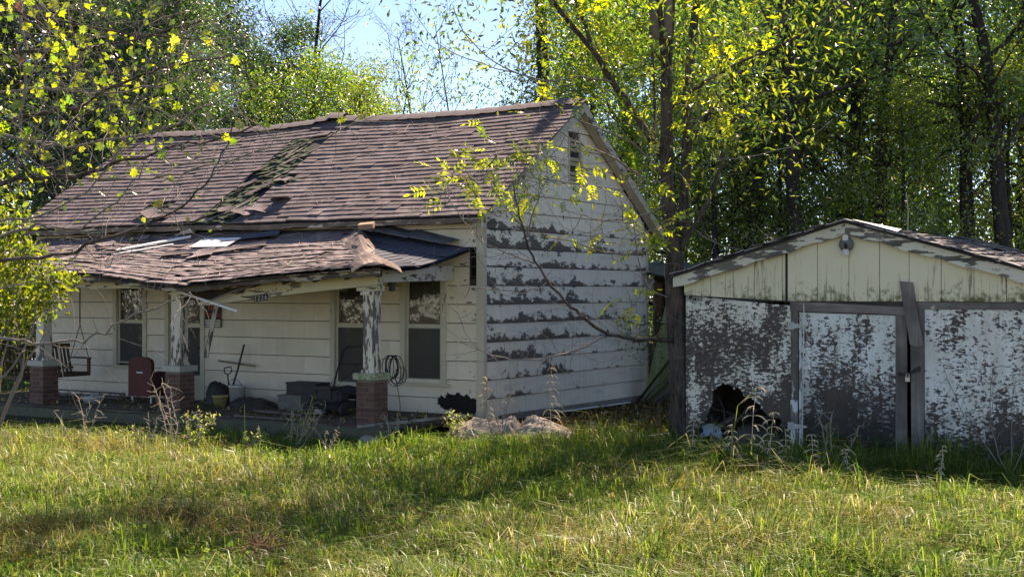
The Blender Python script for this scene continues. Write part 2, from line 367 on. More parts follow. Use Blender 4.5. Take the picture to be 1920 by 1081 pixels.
# openings on the front wall: (x0, x1, z0, z1)
OPEN = [(-1.53, -.76, .70, 2.50), (-3.0, -2.16, .17, 2.30), (-6.9, -6.05, .17, 2.30), (-8.26, -7.52, .80, 2.45)]
HOLE = [(-.26, -.045, 2.38, 2.93)]
def cut_rects(x0, x1, z0, z1, holes):
    xs_ = sorted({x0, x1, *[h[i] for h in holes for i in (0, 1) if x0 < h[i] < x1]}); zs = sorted({z0, z1, *[h[i] for h in holes for i in (2, 3) if z0 < h[i] < z1]})
    out = []
    for i in range(len(xs_) - 1):
        for j in range(len(zs) - 1):
            cx, cz = (xs_[i] + xs_[i+1]) / 2, (zs[j] + zs[j+1]) / 2
            if not any(h[0] < cx < h[1] and h[2] < cz < h[3] for h in holes): out.append((xs_[i], xs_[i+1], zs[j], zs[j+1]))
    return out
mb = MB()
for r in cut_rects(XL, 0, Z0, ZE, OPEN + HOLE): mb.box(r[0], r[1], .03, .10, r[2], r[3])
fwall = mb.build('front_wall', DARK_X, house)
row = 0; z = Z0
while z < ZE - .02:
    z1 = min(z + .303, ZE)
    xcuts = []; x = -(.55 if row % 2 else 1.15)
    x = 0.0
    L = [1.22, .62][row % 2]
    while x > XL:
        xa = max(XL, x - (L if x == 0.0 else 1.22)); xcuts.append((xa, x)); x = xa
    for (xa, xb) in xcuts:
        segs = [(xa + .001, xb - .001)]
        for h in OPEN + HOLE:
            if h[3] > z + .05 and h[2] < z1 - .05:
                ns = []
                for (p, q) in segs:
                    if h[1] <= p or h[0] >= q: ns.append((p, q)); continue
                    if h[0] > p + .03: ns.append((p, h[0]))
                    if h[1] < q - .03: ns.append((h[1], q))
                segs = ns
        for (p, q) in segs:
            if q - p < .04: continue
            e = rnd.uniform(0, .004); m = MB()
            zb = z + .010
            m.add([(p, -.012 - e, zb), (q, -.012 - e, zb), (q, .005, z1 - .001), (p, .005, z1 - .001), (p, .03, zb), (q, .03, zb), (q, .028, z1 - .001), (p, .028, z1 - .001)],
                  [(0,1,2,3),(4,7,6,5),(0,4,5,1),(3,2,6,7),(0,3,7,4),(1,5,6,2)])
            m.build('siding_board', CREAM, fwall)
    z += .305; row += 1
# the rotted black patch low at the corner: broken sheathing set proud of the boards
m = MB()
pts = [(-.86, .36), (-.8, .5), (-.72, .47), (-.66, .56), (-.55, .52), (-.45, .57), (-.36, .5), (-.27, .54), (-.18, .46), (-.1, .48), (-.07, .3), (-.15, .17), (-.3, .12), (-.4, .2), (-.52, .17), (-.6, .27), (-.7, .24), (-.78, .3)]
rp = random.Random(12); dense = []
for i in range(len(pts)):
    a, b_ = Vector(pts[i]), Vector(pts[(i + 1) % len(pts)])
    for k in range(5): q = a.lerp(b_, k / 5); dense.append((q.x + rp.uniform(-.022, .022), min(.62, q.y * .9 + .04 + rp.uniform(-.02, .02))))
m.prism(dense, -.020, -.004); m.build('rotted_patch', plain('rot_black', (.018, .016, .014), .98, .5, 18), fwall)
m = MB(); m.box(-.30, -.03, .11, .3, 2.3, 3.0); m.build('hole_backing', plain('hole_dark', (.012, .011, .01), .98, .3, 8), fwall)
m = MB()
for zz in (2.42, 2.58, 2.74, 2.87): m.bar((-.28, .05, zz), (-.03, .06, zz + rnd.uniform(-.02, .02)), .02, .03)
m.build('lath', DARK_X, fwall)
# gable wall: sheathing and boards
def gz(y): return ZE + (ZR - ZE) * (1 - abs(y - YM) / YM)     # wall top at y
m = MB(); m.prismx([(0.1, Z0), (DP, Z0), (DP, ZE), (YM, ZR), (0.1, ZE + .04)], -.10, -.032); gwall = m.build('gable_wall', DARK_Y, house)
vent = (2.87, 3.28, 4.15, 4.85)
z = Z0; row = 0
while z < ZR - .05:
    z1 = min(z + .303, ZR - .02)
    def ext(zz):
        if zz <= ZE: return (0.0, DP)
        k = (zz - ZE) / (ZR - ZE); return (YM * k, DP - YM * k)
    ya, yb = ext(z); yc, yd = ext(z1)
    joints = [rnd.choice([1.9, 3.1, 3.66, 4.2])] if z1 < ZE else []
    spans = []
    ed = [ya] + joints + [yb]; eu = [yc] + joints + [yd]
    for i in range(len(ed) - 1): spans.append((ed[i], ed[i+1], eu[i+1], eu[i]))
    out = []
    for s_ in spans:
        if z1 > vent[2] and z < vent[3] and s_[0] < vent[0] and s_[1] > vent[1]:
            out += [(s_[0], vent[0], vent[0], s_[3]), (vent[1], s_[1], s_[2], vent[1])]
        else: out.append(s_)
    for (a, b_, c_, d_) in out:
        if b_ - a < .05: continue
        m = MB(); e = .016 + rnd.uniform(0, .006); g_ = .002
        z_ = z + .008; zt = z1 - .001
        m.add([(e, a + g_, z_), (e, b_ - g_, z_ - rnd.uniform(0, .006)), (-.006, max(c_, d_ + .02) - g_, zt), (-.006, d_ + g_, zt), (-.03, a + g_, z_), (-.03, b_ - g_, z_), (-.03, max(c_, d_ + .02) - g_, zt), (-.03, d_ + g_, zt)],
              [(0,1,2,3),(4,7,6,5),(0,4,5,1),(3,2,6,7),(0,3,7,4),(1,5,6,2)])
        m.build('siding_board', WHITE, gwall)
    z += .305; row += 1
vt = MB(); vt.box(-.02, .03, vent[0] - .04, vent[0], vent[2] - .04, vent[3] + .04).box(-.02, .03, vent[1], vent[1] + .04, vent[2] - .04, vent[3] + .04).box(-.02, .03, vent[0], vent[1], vent[2] - .04, vent[2]).box(-.02, .03, vent[0], vent[1], vent[3], vent[3] + .04)
gv = vt.build('gable_vent', FRAME, house)
sl = MB(); sl.box(-.014, .014, 0, vent[1] - vent[0] - .004, -.045, .045); slm = sl.mesh('vent_slat', FRAME)
for i in range(8):
    if i in (2, 5): continue
    o = link('vent_slat', slm, gv, mat4=Matrix.Translation((0.0, vent[0] + .002, vent[2] + .05 + i * .085)) @ Matrix.Rotation(R(40), 4, 'Y') @ Matrix.Scale(.6, 4, (0, 0, 1)))
m = MB(); m.box(-.031, -.022, vent[0], vent[1], vent[2], vent[3]); m.build('vent_backing', SIGNK, gv)
# back and left walls, dark inside
m = MB(); m.box(XL, -.1, DP - .1, DP, Z0, ZE); m.build('back_wall', CREAM, house)
m = MB(); m.prismx([(0.1, Z0), (DP - .1, Z0), (DP - .1, ZE), (YM, ZR - .05), (0.1, ZE + .02)], XL, XL + .1); m.build('left_wall', CREAM, house)
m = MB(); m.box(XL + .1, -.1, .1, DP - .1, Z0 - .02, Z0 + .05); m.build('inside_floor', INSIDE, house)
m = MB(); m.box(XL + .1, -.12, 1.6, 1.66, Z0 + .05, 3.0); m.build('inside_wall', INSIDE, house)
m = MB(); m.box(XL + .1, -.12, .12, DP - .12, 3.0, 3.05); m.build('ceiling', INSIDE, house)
m = MB(); m.box(XL + .05, -.05, .02, DP - .05, -.05, Z0 - .03); m.build('foundation', CONC, house)
m = MB(); m.box(-.03, .036, -.028, .07, Z0 - .02, ZE + .02).box(-.1, -.031, -.028, -.013, Z0 - .02, ZE); m.build('corner_board', FRAME, house)
m = MB(); m.box(-.03, .03, DP - .07, DP + .01, Z0, ZE); m.build('corner_board', FRAME, house)
m = MB(); m.bar((.06, .5, .13), (.05, 5.6, .10), .03, .10); m.build('skirt_board', wood('skirt', (.25, .22, .19), (.4, .36, .32), 1), house)

# windows and doors in the front wall
def window(x0, x1, z0, z1, zm, door=False, name='window'):
    w = MB(); t_ = .085
    w.box(x0 - .07, x0 + .025, -.035, .06, z0 - .02, z1 + .08).box(x1 - .025, x1 + .07, -.035, .06, z0 - .02, z1 + .08).box(x0 + .025, x1 - .025, -.035, .06, z1 - .025, z1 + .08)
    o = w.build('screen_door' if door else name, FRAME, house)
    s_ = MB()
    for (a, b_, y) in ((z0 + (.45 if door else .02), zm, .015), (zm, z1 - .03, .022)):
        s_.box(x0 + .03, x0 + .075, y, y + .03, a, b_).box(x1 - .075, x1 - .03, y, y + .03, a, b_).box(x0 + .075, x1 - .075, y, y + .03, a, a + .045).box(x0 + .075, x1 - .075, y, y + .03, b_ - .035, b_)
    s_.build('sash', FRAME, o)
    for (a, b_, y, mt) in ((z0 + (.45 if door else .02), zm, .028, GLASS), (zm, z1 - .03, .035, GLASS)):
        p = MB(); p.box(x0 + .074, x1 - .074, y, y + .006, a + .044, b_ - .034); p.build('pane', mt, o)
    p = MB(); p.grid(lambda u, v: (x0 + .07 + (x1 - x0 - .14) * u, .012, z0 + (.47 if door else .04) + (zm - z0 - (.5 if door else .06)) * v), 1, 1); p.build('insect_screen', SCREEN, o)
    if door:
        p = MB(); p.box(x0 + .03, x1 - .03, .012, .05, z0 + .02, z0 + .45); p.build('kick_panel', FRAME, o)
        p = MB(); p.lathe([(0, 0), (.02, .0), (.028, .02), (.02, .045), (0, .05)], (x1 - .05, -.02, 1.15), 8, Matrix.Rotation(R(90), 4, 'X')); p.build('door_handle', BLACKM, o)
        p = MB(); p.box(x0 + .05, x1 - .05, .085, .12, z0 + .02, z1 - .05); p.build('inner_door', wood('inner_door_wood', (.10, .08, .07), (.18, .15, .13), 2), o)
    else:
        p = MB(); p.box(x0 - .14, x1 + .14, -.075, .03, z0 - .055, z0 - .02); p.build('sill', FRAME, o)
        p = MB(); p.grid(lambda u, v: (x0 + .05 + (x1 - x0 - .1) * (u if u < .99 else 1), .13 + .02 * math.sin(u * 40) + .01 * math.sin(u * 17 + v * 3), z0 + .1 + (z1 - z0 - .1) * v), 40, 6); p.build('curtain', CURT, o, True)
    return o
window(*OPEN[0], 1.60); window(*OPEN[3], 1.60)
window(*OPEN[1], 1.60, True); window(*OPEN[2], 1.55, True)

# main roof --------------------------------------------------------
RX0, RX1, YE, ZEV, ZRG = -10.72, .25, -.36, 3.37, 5.57
def roofpt(x, t, off=0.0):
    sag = -.07 * math.sin(math.pi * min(1, max(0, (x + 10.7) / 5.4))) * t - .05 * math.sin(math.pi * min(1, max(0, (x + 5.3) / 5.3))) * t
    if x < -5.2: sag += .02
    wv = .018 * mnoise.noise(Vector((x * .8, t * 4, 1))) + .012 * mnoise.noise(Vector((x * 2.1, t * 9, 5)))
    e = -.05 * max(0, (-5 - x) / 5) * (1 - t) * .0
    n = Vector((0, -.547, .837))
    return Vector((x, YE + (YM - YE) * t, ZEV + (ZRG - ZEV) * t + sag + wv + e)) + n * off
m = MB(); NU = 60
m.grid(lambda u, v: roofpt(RX0 + .02 + (RX1 - RX0 - .04) * u, v, -.02), NU, 16)
m.grid(lambda u, v: roofpt(RX0 + .02 + (RX1 - RX0 - .04) * u, 1 - v, -.06), NU, 16)
m.grid(lambda u, v: (RX0 + .02 + (RX1 - RX0 - .04) * u, YM + (DP - YE - YM) * v, ZRG - .02 + (ZEV - ZRG) * v + roofpt(RX0 + (RX1 - RX0) * u, 1).z - ZRG), NU, 4)
m.grid(lambda u, v: (RX0 + .02 + (RX1 - RX0 - .04) * u, YM + (DP - YE - YM) * (1 - v), ZRG - .07 + (ZEV - ZRG) * (1 - v)), 4, 4)
roof = m.build('roof', FELT, house)
def tab_mesh(name, w, tabs, exp, thick, mat, seed, over=.05, lift=.012, jag=.01):
    r = random.Random(seed); m = MB(); tw = w / tabs
    for i in range(tabs):
        a = -w/2 + i * tw + .0015; b_ = a + tw - .003
        la, lb = r.uniform(0, lift), r.uniform(0, lift); ja, jb = r.uniform(-jag, jag), r.uniform(-jag, jag)
        c0 = r.uniform(-.003, .003)
        m.add([(a, ja, thick + la), (b_, jb, thick + lb), (b_ + c0, exp + over, .006), (a + c0, exp + over, .006), (a, ja, la * .7), (b_, jb, lb * .7)],
              [(0,1,2,3),(4,5,1,0),(4,0,3),(1,5,2),(5,4,3,2)])
    return m.mesh(name, mat)
def place(surf, x, t, dt=.02, dx=.3, off=0.0, rot=0.0):
    p = surf(x, t); ux = (surf(x + dx, t) - surf(x - dx, t)).normalized(); vy = (surf(x, t + dt) - surf(x, t)).normalized()
    n = ux.cross(vy).normalized(); vy = n.cross(ux)
    M4 = Matrix((ux, vy, n)).transposed().to_4x4()
    M4 = M4 @ Matrix.Rotation(rot, 4, 'Z'); M4.translation = p + n * off
    return M4
NC = 27; EX = 4.06 / NC
mains = {k: [tab_mesh('shingle', .315 * k, k, EX, .024, SH, 10 * k + j, lift=.009, jag=.007) for j in range(6)] for k in (1, 2, 3)}
keep = []
def fill(c, t, xr, xl):                       # one row of strips from xr leftwards to xl, first and last cut to whole tabs
    n_t = max(1, round((xr - xl) / .315)); w = (xr - xl) / n_t; done = 0
    while done < n_t:
        k = min(n_t - done, (c % 3 + 1) if done == 0 else 3); keep.append((c, t, xr - (done + k / 2) * w, k, w / .315)); done += k
for c in range(NC):
    t = (c + .02) / NC; e = rnd.uniform(-.02, .02)
    if t < .78:
        fill(c, t, RX1 + .02, -5.0 + e + (.25 if c in (9, 10, 11) else 0)); xl = -5.92 + rnd.uniform(-.03, .03)
        if .12 < t < .2: fill(c, t, xl, -7.05); fill(c, t, -7.7, RX0 - .02)
        else: fill(c, t, xl, RX0 - .02)
    else: fill(c, t, RX1 + .02, RX0 - .02)
keep.sort(key=lambda q: -q[2])
rest = MB()
def add_piece(mb_, me, M4):
    mb_.add([M4 @ v.co for v in me.vertices], [tuple(p.vertices) for p in me.polygons])
for i, (c, t, x, k, sx) in enumerate(keep):
    M4 = place(roofpt, x, t, off=.002 + rnd.uniform(0, .003), rot=rnd.uniform(-.005, .005)) @ Matrix.Scale(sx, 4, (1, 0, 0))
    me = rnd.choice(mains[k])
    if i < 300: link('shingle', me, roof, mat4=M4)
    else: add_piece(rest, me, M4)
if rest.v: tag(rest.build('shingle_field', SH, roof), kind='stuff')
gm = [tab_mesh('old_shingle', .31, 2, EX, .02, SHG, 40 + k, lift=.05, jag=.035) for k in range(6)]
for c in range(int(NC * .82)):
    for x in (-5.78, -5.47, -5.16):
        if rnd.random() < .1: continue
        link('old_shingle', rnd.choice(gm), roof, mat4=place(roofpt, x + rnd.uniform(-.06, .06), c / NC + rnd.uniform(0, .01), off=-.014, rot=rnd.uniform(-.12, .12)))
for (x, t) in ((-7.5, .15), (-7.2, .17), (-4.7, .38), (-4.45, .40)):
    link('old_shingle', rnd.choice(gm), roof, mat4=place(roofpt, x, t, off=-.012, rot=rnd.uniform(-.1, .1)))
# curled strips along the torn edge
def curl(mat, w, l, lift, seed):
    r = random.Random(seed); m = MB()
    fz = lambda u, v: (w * (u - .5), l * v, lift * (1 - v) ** 2 + .01 * math.sin(u * 7 + seed) + .012)
    m.grid(fz, 6, 4); m.grid(lambda u, v: tuple(Vector(fz(1 - u, v)) + Vector((0, 0, -.008))), 6, 4)
    return m.mesh('torn_shingle', mat)
for k, (x, t, w, l, lift, rot) in enumerate([(-7.35, .06, .6, .32, .07, -.5), (-6.95, .02, .5, .25, .05, .1), (-6.35, .0, .9, .25, .03, 0), (-5.0, .05, .5, .35, .07, -.35), (-4.7, .08, .6, .25, .05, -.2),
        (-4.35, .16, .35, .22, .12, .2), (-5.75, .30, .15, .4, .06, -.4), (-5.3, .22, .12, .6, .05, -.3), (-5.9, .45, .15, .3, .07, -.2), (-4.95, .36, .3, .22, .04, -.1), (-5.6, .08, .3, .3, .08, -.3)]):
    link('torn_shingle', curl(SH, w, l, lift, k), roof, mat4=place(roofpt, x, t, off=.02, rot=rot))
q = MB(); q.box(-.2, .2, -.02, .02, 0, .012); qm = q.mesh('lath_scrap', GREY_X)
for k in range(14):
    link('lath_scrap', qm, roof, mat4=place(roofpt, -5.85 + rnd.uniform(0, .8), rnd.uniform(.02, .7), off=.02, rot=rnd.uniform(.6, 1.4)))
# ridge caps
cap = MB(); cap.grid(lambda u, v: (-.19 + .38 * v, .22 * (u - .5) * 2, .035 - .30 * abs(u - .5) ** 1.25 + (.012 if v < .5 else 0)), 6, 2)
capm = cap.mesh('ridge_cap', plain('ridge_shingle', (.12, .10, .105), .9, .4, 7))
x = RX0 + .15
while x < RX1 - .12:
    a = roofpt(x - .2, 1); b_ = roofpt(x + .2, 1); ang = math.atan2(b_.z - a.z, b_.x - a.x)
    bump_ = .07 * math.exp(-((x + 5.3) / .35) ** 2)
    link('ridge_cap', capm, roof, mat4=Matrix.Translation((x, YM, roofpt(x, 1).z + .03 + bump_)) @ Matrix.Rotation(-ang + rnd.uniform(-.02, .02), 4, 'Y')); x += .33
# eave fascia, rafter tails, rake boards and soffit of the right gable
m = MB(); n_ = 40
for i in range(n_):
    xa, xb = RX0 + (RX1 - RX0) * i / n_, RX0 + (RX1 - RX0) * (i + 1) / n_
    pa, pb = roofpt(xa, 0), roofpt(xb, 0)
    h = .11 + rnd.uniform(-.01, .01)
    m.add([(xa, YE + .02, pa.z - h), (xb, YE + .02, pb.z - h), (xb, YE + .02, pb.z - .025), (xa, YE + .02, pa.z - .025), (xa, YE + .05, pa.z - h), (xb, YE + .05, pb.z - h), (xb, YE + .05, pb.z - .025), (xa, YE + .05, pa.z - .025)],
          [(0,1,2,3),(4,7,6,5),(0,4,5,1),(3,2,6,7)])
m.build('fascia_board', wood('fascia', (.13, .10, .08), (.26, .20, .15), 0, paint=(.50, .44, .33), pthr=.42), house)
m = MB(); m.grid(lambda u, v: (RX0 + (RX1 - RX0) * u, YE + .05 + .33 * v, ZEV - .10), 4, 1); m.build('eave_soffit', DARK_X, house)
def rake(sgn):
    m = MB()
    yo = YE if sgn < 0 else DP - YE
    ze = ZEV - .03
    a, b_ = Vector((0, yo, ze)), Vector((0, YM, ZRG - .03))
    for x0, x1, h in ((RX1 - .05, RX1 - .02, .16),):
        m.add([(x0, a.y, a.z - h), (x0, a.y, a.z), (x0, b_.y, b_.z), (x0, b_.y, b_.z - h), (x1, a.y, a.z - h), (x1, a.y, a.z), (x1, b_.y, b_.z), (x1, b_.y, b_.z - h)],
              [(0,1,2,3),(7,6,5,4),(0,3,7,4),(1,5,6,2),(0,4,5,1)])
    m.build('rake_board', wood('rake_paint', (.14, .12, .10), (.24, .21, .18), 1, paint=(.55, .51, .42), pthr=.60), house)
    s_ = MB(); s_.add([(.03, a.y, a.z - .13), (RX1 - .05, a.y, a.z - .13), (RX1 - .05, b_.y, b_.z - .13), (.03, b_.y, b_.z - .13), (.03, a.y, a.z - .115), (RX1 - .05, a.y, a.z - .115), (RX1 - .05, b_.y, b_.z - .115), (.03, b_.y, b_.z - .115)],
              [(0,1,2,3),(7,6,5,4),(0,3,7,4),(1,5,6,2)])
    s_.build('rake_soffit', SOFFIT, house)
rake(-1); rake(1)
m = MB(); m.bar((RX1 + .03, DP + .15, 3.62), (RX1 + .12, DP + .62, 2.98), .16, .03, .4); m.build('loose_rake_board', WHITEW, house)

# porch ------------------------------------------------------------
def lerp(xs_, ys_, x): return float(np.interp(x, xs_, ys_))
def zeave(x): return lerp([-10.7, -7.9, -5.8, -4.9, -4.2, -3.6, -2.6, -.2], [2.56, 2.555, 2.46, 2.36, 2.30, 2.335, 2.42, 2.56], x)
def zwall(x): return lerp([-10.7, -5.8, -2.6, -1.2, -.2], [3.2, 3.27, 3.26, 3.2, 3.0], x)
PE = -2.52
def porchpt(x, t, off=0):
    z = zeave(x) + (zwall(x) - zeave(x)) * t + .02 * mnoise.noise(Vector((x * 1.2, t * 3, 2))) - .05 * math.sin(math.pi * t) * (1 if x > -7 else .4)
    return Vector((x, PE + (0 - PE) * t, z + off))
def hip_x(t): return -.2 - 2.4 * t
def hippt(s_, t, off=0):       # s_: 0 at the hip, 1 at the wall
    y0 = PE + (0 - PE) * t; y = y0 + (0 - y0) * s_
    ze = 2.56 + .33 * s_ ** 1.6; zh = porchpt(hip_x(t), t).z
    z = zh + ((ze + (zwall(-2.6) - ze) * t) - zh) * min(1, s_ * 1.5) if s_ < .66 else ze + (zwall(-2.6) - ze) * t
    return Vector((hip_x(t), y, z + off - .05 * math.sin(math.pi * s_)))
m = MB()
m.grid(lambda u, v: porchpt(-10.7 + (hip_x(v) + 10.7) * u, v, -.012), 50, 10)
m.grid(lambda u, v: porchpt(-10.7 + (hip_x(1 - v) + 10.7) * u, 1 - v, -.06), 50, 10)
proof = m.build('porch_roof', FELT, house)
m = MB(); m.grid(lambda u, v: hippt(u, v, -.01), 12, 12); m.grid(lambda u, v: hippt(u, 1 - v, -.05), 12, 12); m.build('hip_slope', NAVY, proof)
PN = 20; PX = 2.66 / PN
pm = [tab_mesh('porch_shingle', .95, 5, PX, .014, SHP, 70 + k, lift=.016, jag=.014) for k in range(10)]
for c in range(PN):
    t = (c - .12) / PN; x = hip_x(t) - .4 - [.0, .2, .38][c % 3]
    while x > -10.6:
        rot = rnd.uniform(-.012, .012)
        if not (t > .93 and rnd.random() < .35):
            link('porch_shingle', rnd.choice(pm), proof, mat4=place(porchpt, x, max(0, t) if t >= 0 else 0.0, off=.002 + .005 * (c % 2) + rnd.uniform(0, .004), rot=rot) if t >= 0 else place(porchpt, x, 0.0, off=.0) @ Matrix.Translation((0, -.04, 0)))
        x -= .955
# shingle strips on the hip slope, shade put into their navy colour, rows parallel to the side eave
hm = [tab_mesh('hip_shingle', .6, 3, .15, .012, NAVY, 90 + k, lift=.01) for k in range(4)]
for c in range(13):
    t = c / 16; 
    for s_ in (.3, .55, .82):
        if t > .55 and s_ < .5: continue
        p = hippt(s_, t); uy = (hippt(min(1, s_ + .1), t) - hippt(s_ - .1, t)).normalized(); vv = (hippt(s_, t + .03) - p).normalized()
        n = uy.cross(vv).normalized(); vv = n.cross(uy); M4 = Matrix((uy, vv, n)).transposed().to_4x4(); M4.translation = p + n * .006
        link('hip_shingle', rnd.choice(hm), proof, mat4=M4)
# three upright flashing sheets where the hip slope meets the wall
for k, (t, w, l) in enumerate(((.12, .85, .5), (.42, .8, .45), (.72, .8, .4))):
    m = MB(); a = hippt(.98, t); b_ = hippt(.98, min(1, t + .33)); 
    m.add([(a.x, a.y - .35, a.z - .02 + .05), (b_.x, b_.y - .3, b_.z + .04), (b_.x + .02, -.03, b_.z + .16), (a.x + .06, -.03, a.z + .1)] + [(a.x, a.y - .35, a.z - .035 + .05), (b_.x, b_.y - .3, b_.z + .025), (b_.x + .02, -.03, b_.z + .145), (a.x + .06, -.03, a.z + .085)], [(0,1,2,3),(7,6,5,4),(0,4,5,1),(0,3,7,4),(1,5,6,2)])
    m.build('flashing_sheet', plain('grey_felt', (.11, .115, .125), .8, .35, 5), proof)
# the loose flap of tan shingles draped over the hip
for i in range(15):
    f = i / 14; t = .84 - .76 * f
    c0 = Vector((hip_x(t), PE * (1 - t), porchpt(hip_x(t), t).z))
    w = .27 + .10 * f
    m = MB()
    ax = Vector((1, -1, 0)).normalized(); side = Vector((1, 1, 0)).normalized()
    def fz(u, v):
        q = (u - .5) * 2
        skew = side * (w * q) + ax * ((.20 + .035 * math.sin(q * 9 + i * 2.7) + .02 * math.sin(q * 23 + i)) * v - .04)
        dz = -.17 * abs(q) ** 1.4 + (.11 + .012 * math.sin(i * 2.3)) - .08 * v + .02 * math.sin(q * 4 + i * .3) + .04 * math.sin(f * 9)
        if q > 0: dz -= .03 * q * f
        return tuple(c0 + skew + Vector((0, 0, dz)))
    m.grid(fz, 9, 1); m.grid(lambda u, v: tuple(Vector(fz(1 - u, v)) + Vector((0, 0, -.02))), 9, 1)
    m.add([Vector(fz(u / 9, 1)) for u in range(10)] + [Vector(fz(u / 9, 1)) + Vector((0, 0, -.02)) for u in range(10)], [(k, k + 10, k + 11, k + 1) for k in range(9)])
    m.build('hip_cap_shingle', SHT, proof)
# eave board along the porch roof edge, rotten
m = MB(); n_ = 44; ex0, ex1 = -10.7, -.2
prev = .1
for i in range(n_):
    xa, xb = ex0 + (ex1 - ex0) * i / n_, ex0 + (ex1 - ex0) * (i + 1) / n_
    za, zb = zeave(xa) - .03, zeave(xb) - .03; h = max(.05, min(.15, prev + rnd.uniform(-.025, .025)))
    m.add([(xa, PE + .05, za - prev), (xb, PE + .05, zb - h), (xb, PE + .05, zb), (xa, PE + .05, za), (xa, PE + .085, za - prev), (xb, PE + .085, zb - h), (xb, PE + .085, zb), (xa, PE + .085, za)], [(0,1,2,3),(4,7,6,5),(0,4,5,1),(3,2,6,7)]); prev = h
m.build('eave_board', wood('rotten_eave', (.07, .055, .045), (.2, .16, .12), 0, paint=(.42, .36, .25), pthr=.44), house)
m = MB(); x = -10.5
while x < -.3:
    tt = 1.0 if x < -2.6 else max(.08, (-.2 - x) / 2.4 - .05); yb_ = PE * (1 - tt) - .02; zb_ = porchpt(x, tt).z - .12
    m.bar((x, PE + .12, zeave(x) - .12), (x, max(yb_, PE + .2), zb_), .045, .10); x += .6
m.build('rafters', DARK_Y, house)
m = MB()
m.prism([(-.52, 2.28), (-.52, 2.53), (-1.4, 2.44), (-3.1, 2.235), (-3.15, 2.17), (-3.5, 2.14), (-3.8, 2.06), (-4.15, 2.0), (-4.1, 1.965), (-3.9, 1.96), (-2.9, 2.07), (-1.5, 2.20)], -2.1, -1.97)
bm_ = m.build('porch_beam', BEAM, house)
m = MB(); m.prism([(-3.0, 2.30), (-3.0, 2.20), (-3.6, 2.13), (-4.2, 2.03), (-4.75, 2.06), (-4.8, 2.2), (-4.2, 2.2), (-3.6, 2.22)], -2.0, -1.9); m.build('broken_beam', DARK_X, house)
m = MB(); m.prism([(-10.6, 2.22), (-10.6, 2.44), (-5.7, 2.41), (-5.3, 2.36), (-4.95, 2.22), (-5.3, 2.21), (-5.6, 2.235), (-6.6, 2.22), (-8.0, 2.225)], -2.1, -1.97); m.build('porch_beam', BEAM, house)
m = MB(); m.prismx([(-1.965, 2.32), (-1.965, 2.52), (-.02, 2.60), (-.02, 2.36)], -.66, -.54); m.build('side_beam', BEAMW, house)
m = MB(); m.prism([(-.9, 2.19), (-.52, 2.19), (-.52, 2.275), (-.9, 2.235)], -2.12, -1.93); m.build('beam_block', BEAM, house)
# number plates 3226 on the beam
def text_mesh(txt, size, mat, name, ext=.003):
    cu = bpy.data.curves.new('txt', 'FONT'); cu.body = txt; cu.size = size; cu.align_x = 'CENTER'; cu.extrude = ext; cu.resolution_u = 3
    o = bpy.data.objects.new('txt', cu); me = bpy.data.meshes.new_from_object(o); me.name = name; me.materials.clear(); me.materials.append(mat)
    bpy.data.objects.remove(o); bpy.data.curves.remove(cu); return me
NUMW = plain('number_white', (.5, .47, .38), .6, .15, 6, bump=0)
p0 = H.on(489, 558, -2.103)
for i, d in enumerate('3226'):
    xx = p0.x + (i - 1.5) * .072; zz = p0.z + (i - 1.5) * .008
    q = MB(); q.box(-.034, .034, -.004, 0, -.052, .052); pl = q.build('number_plate', SIGNK, bm_, mat4=Matrix.Translation((xx, -2.103, zz)) @ Matrix.Rotation(-.09, 4, 'Y'))
    me = text_mesh(d, .10, NUMW, 'digit'); o = link('digit', me, bm_, mat4=Matrix.Translation((xx, -2.108, zz - .036)) @ Matrix.Rotation(R(90), 4, 'X'))
# pedestals, bricks, caps and posts
bl = {}
for L_ in (.215, .10): q = MB(); q.box(0, L_, 0, .10, 0, .064); bl[L_] = q.mesh('brick', BRICK)
def pedestal(x, y, ztop=.87, z0=.0):
    m = MB(); m.box(x - .158, x + .158, y - .158, y + .158, z0, ztop - .002); ped = m.build('pedestal', MORTAR, house)
    zz = z0 + .004; c = 0
    while zz + .064 < ztop:
        for s_ in range(4):
            Mr = Matrix.Translation((x, y, 0)) @ Matrix.Rotation(R(90) * s_, 4, 'Z')
            seq = (.215, .10) if c % 2 else (.10, .215)
            u = -.168
            for L_ in seq:
                if not (L_ == .10 and zz > ztop - .09 and rnd.random() < .3):
                    link('brick', bl[L_], ped, mat4=Mr @ Matrix.Translation((u, -.168 + rnd.uniform(-.004, .003), zz)))
                u += L_ + .011
        zz += .076; c += 1
    m = MB(); m.box(x - .205, x + .205, y - .205, y + .205, ztop, ztop + .095); m.build('pedestal_cap', LICH if x > -2 else plain('pale_cap', (.42, .40, .33), .9, .25, 12), house)
    m = MB()
    for k in range(8):
        za, zb = ztop + .095 + (2.19 - ztop - .095) * k / 8, ztop + .095 + (2.19 - ztop - .095) * (k + 1) / 8
        m.box(x - .095, x + .095, y - .095, y + .095, za, zb - .0005)
    m = MB(); m.box(x - .095, x + .095, y - .095, y + .095, ztop + .095, 2.19).box(x - .115, x + .115, y - .115, y + .115, ztop + .097, ztop + .14).box(x - .125, x + .125, y - .125, y + .125, 2.13, 2.185)
    m.build('porch_post', POST, house)
for x in (-.7, -4.64, -7.92, -10.4): pedestal(x, -2.0)
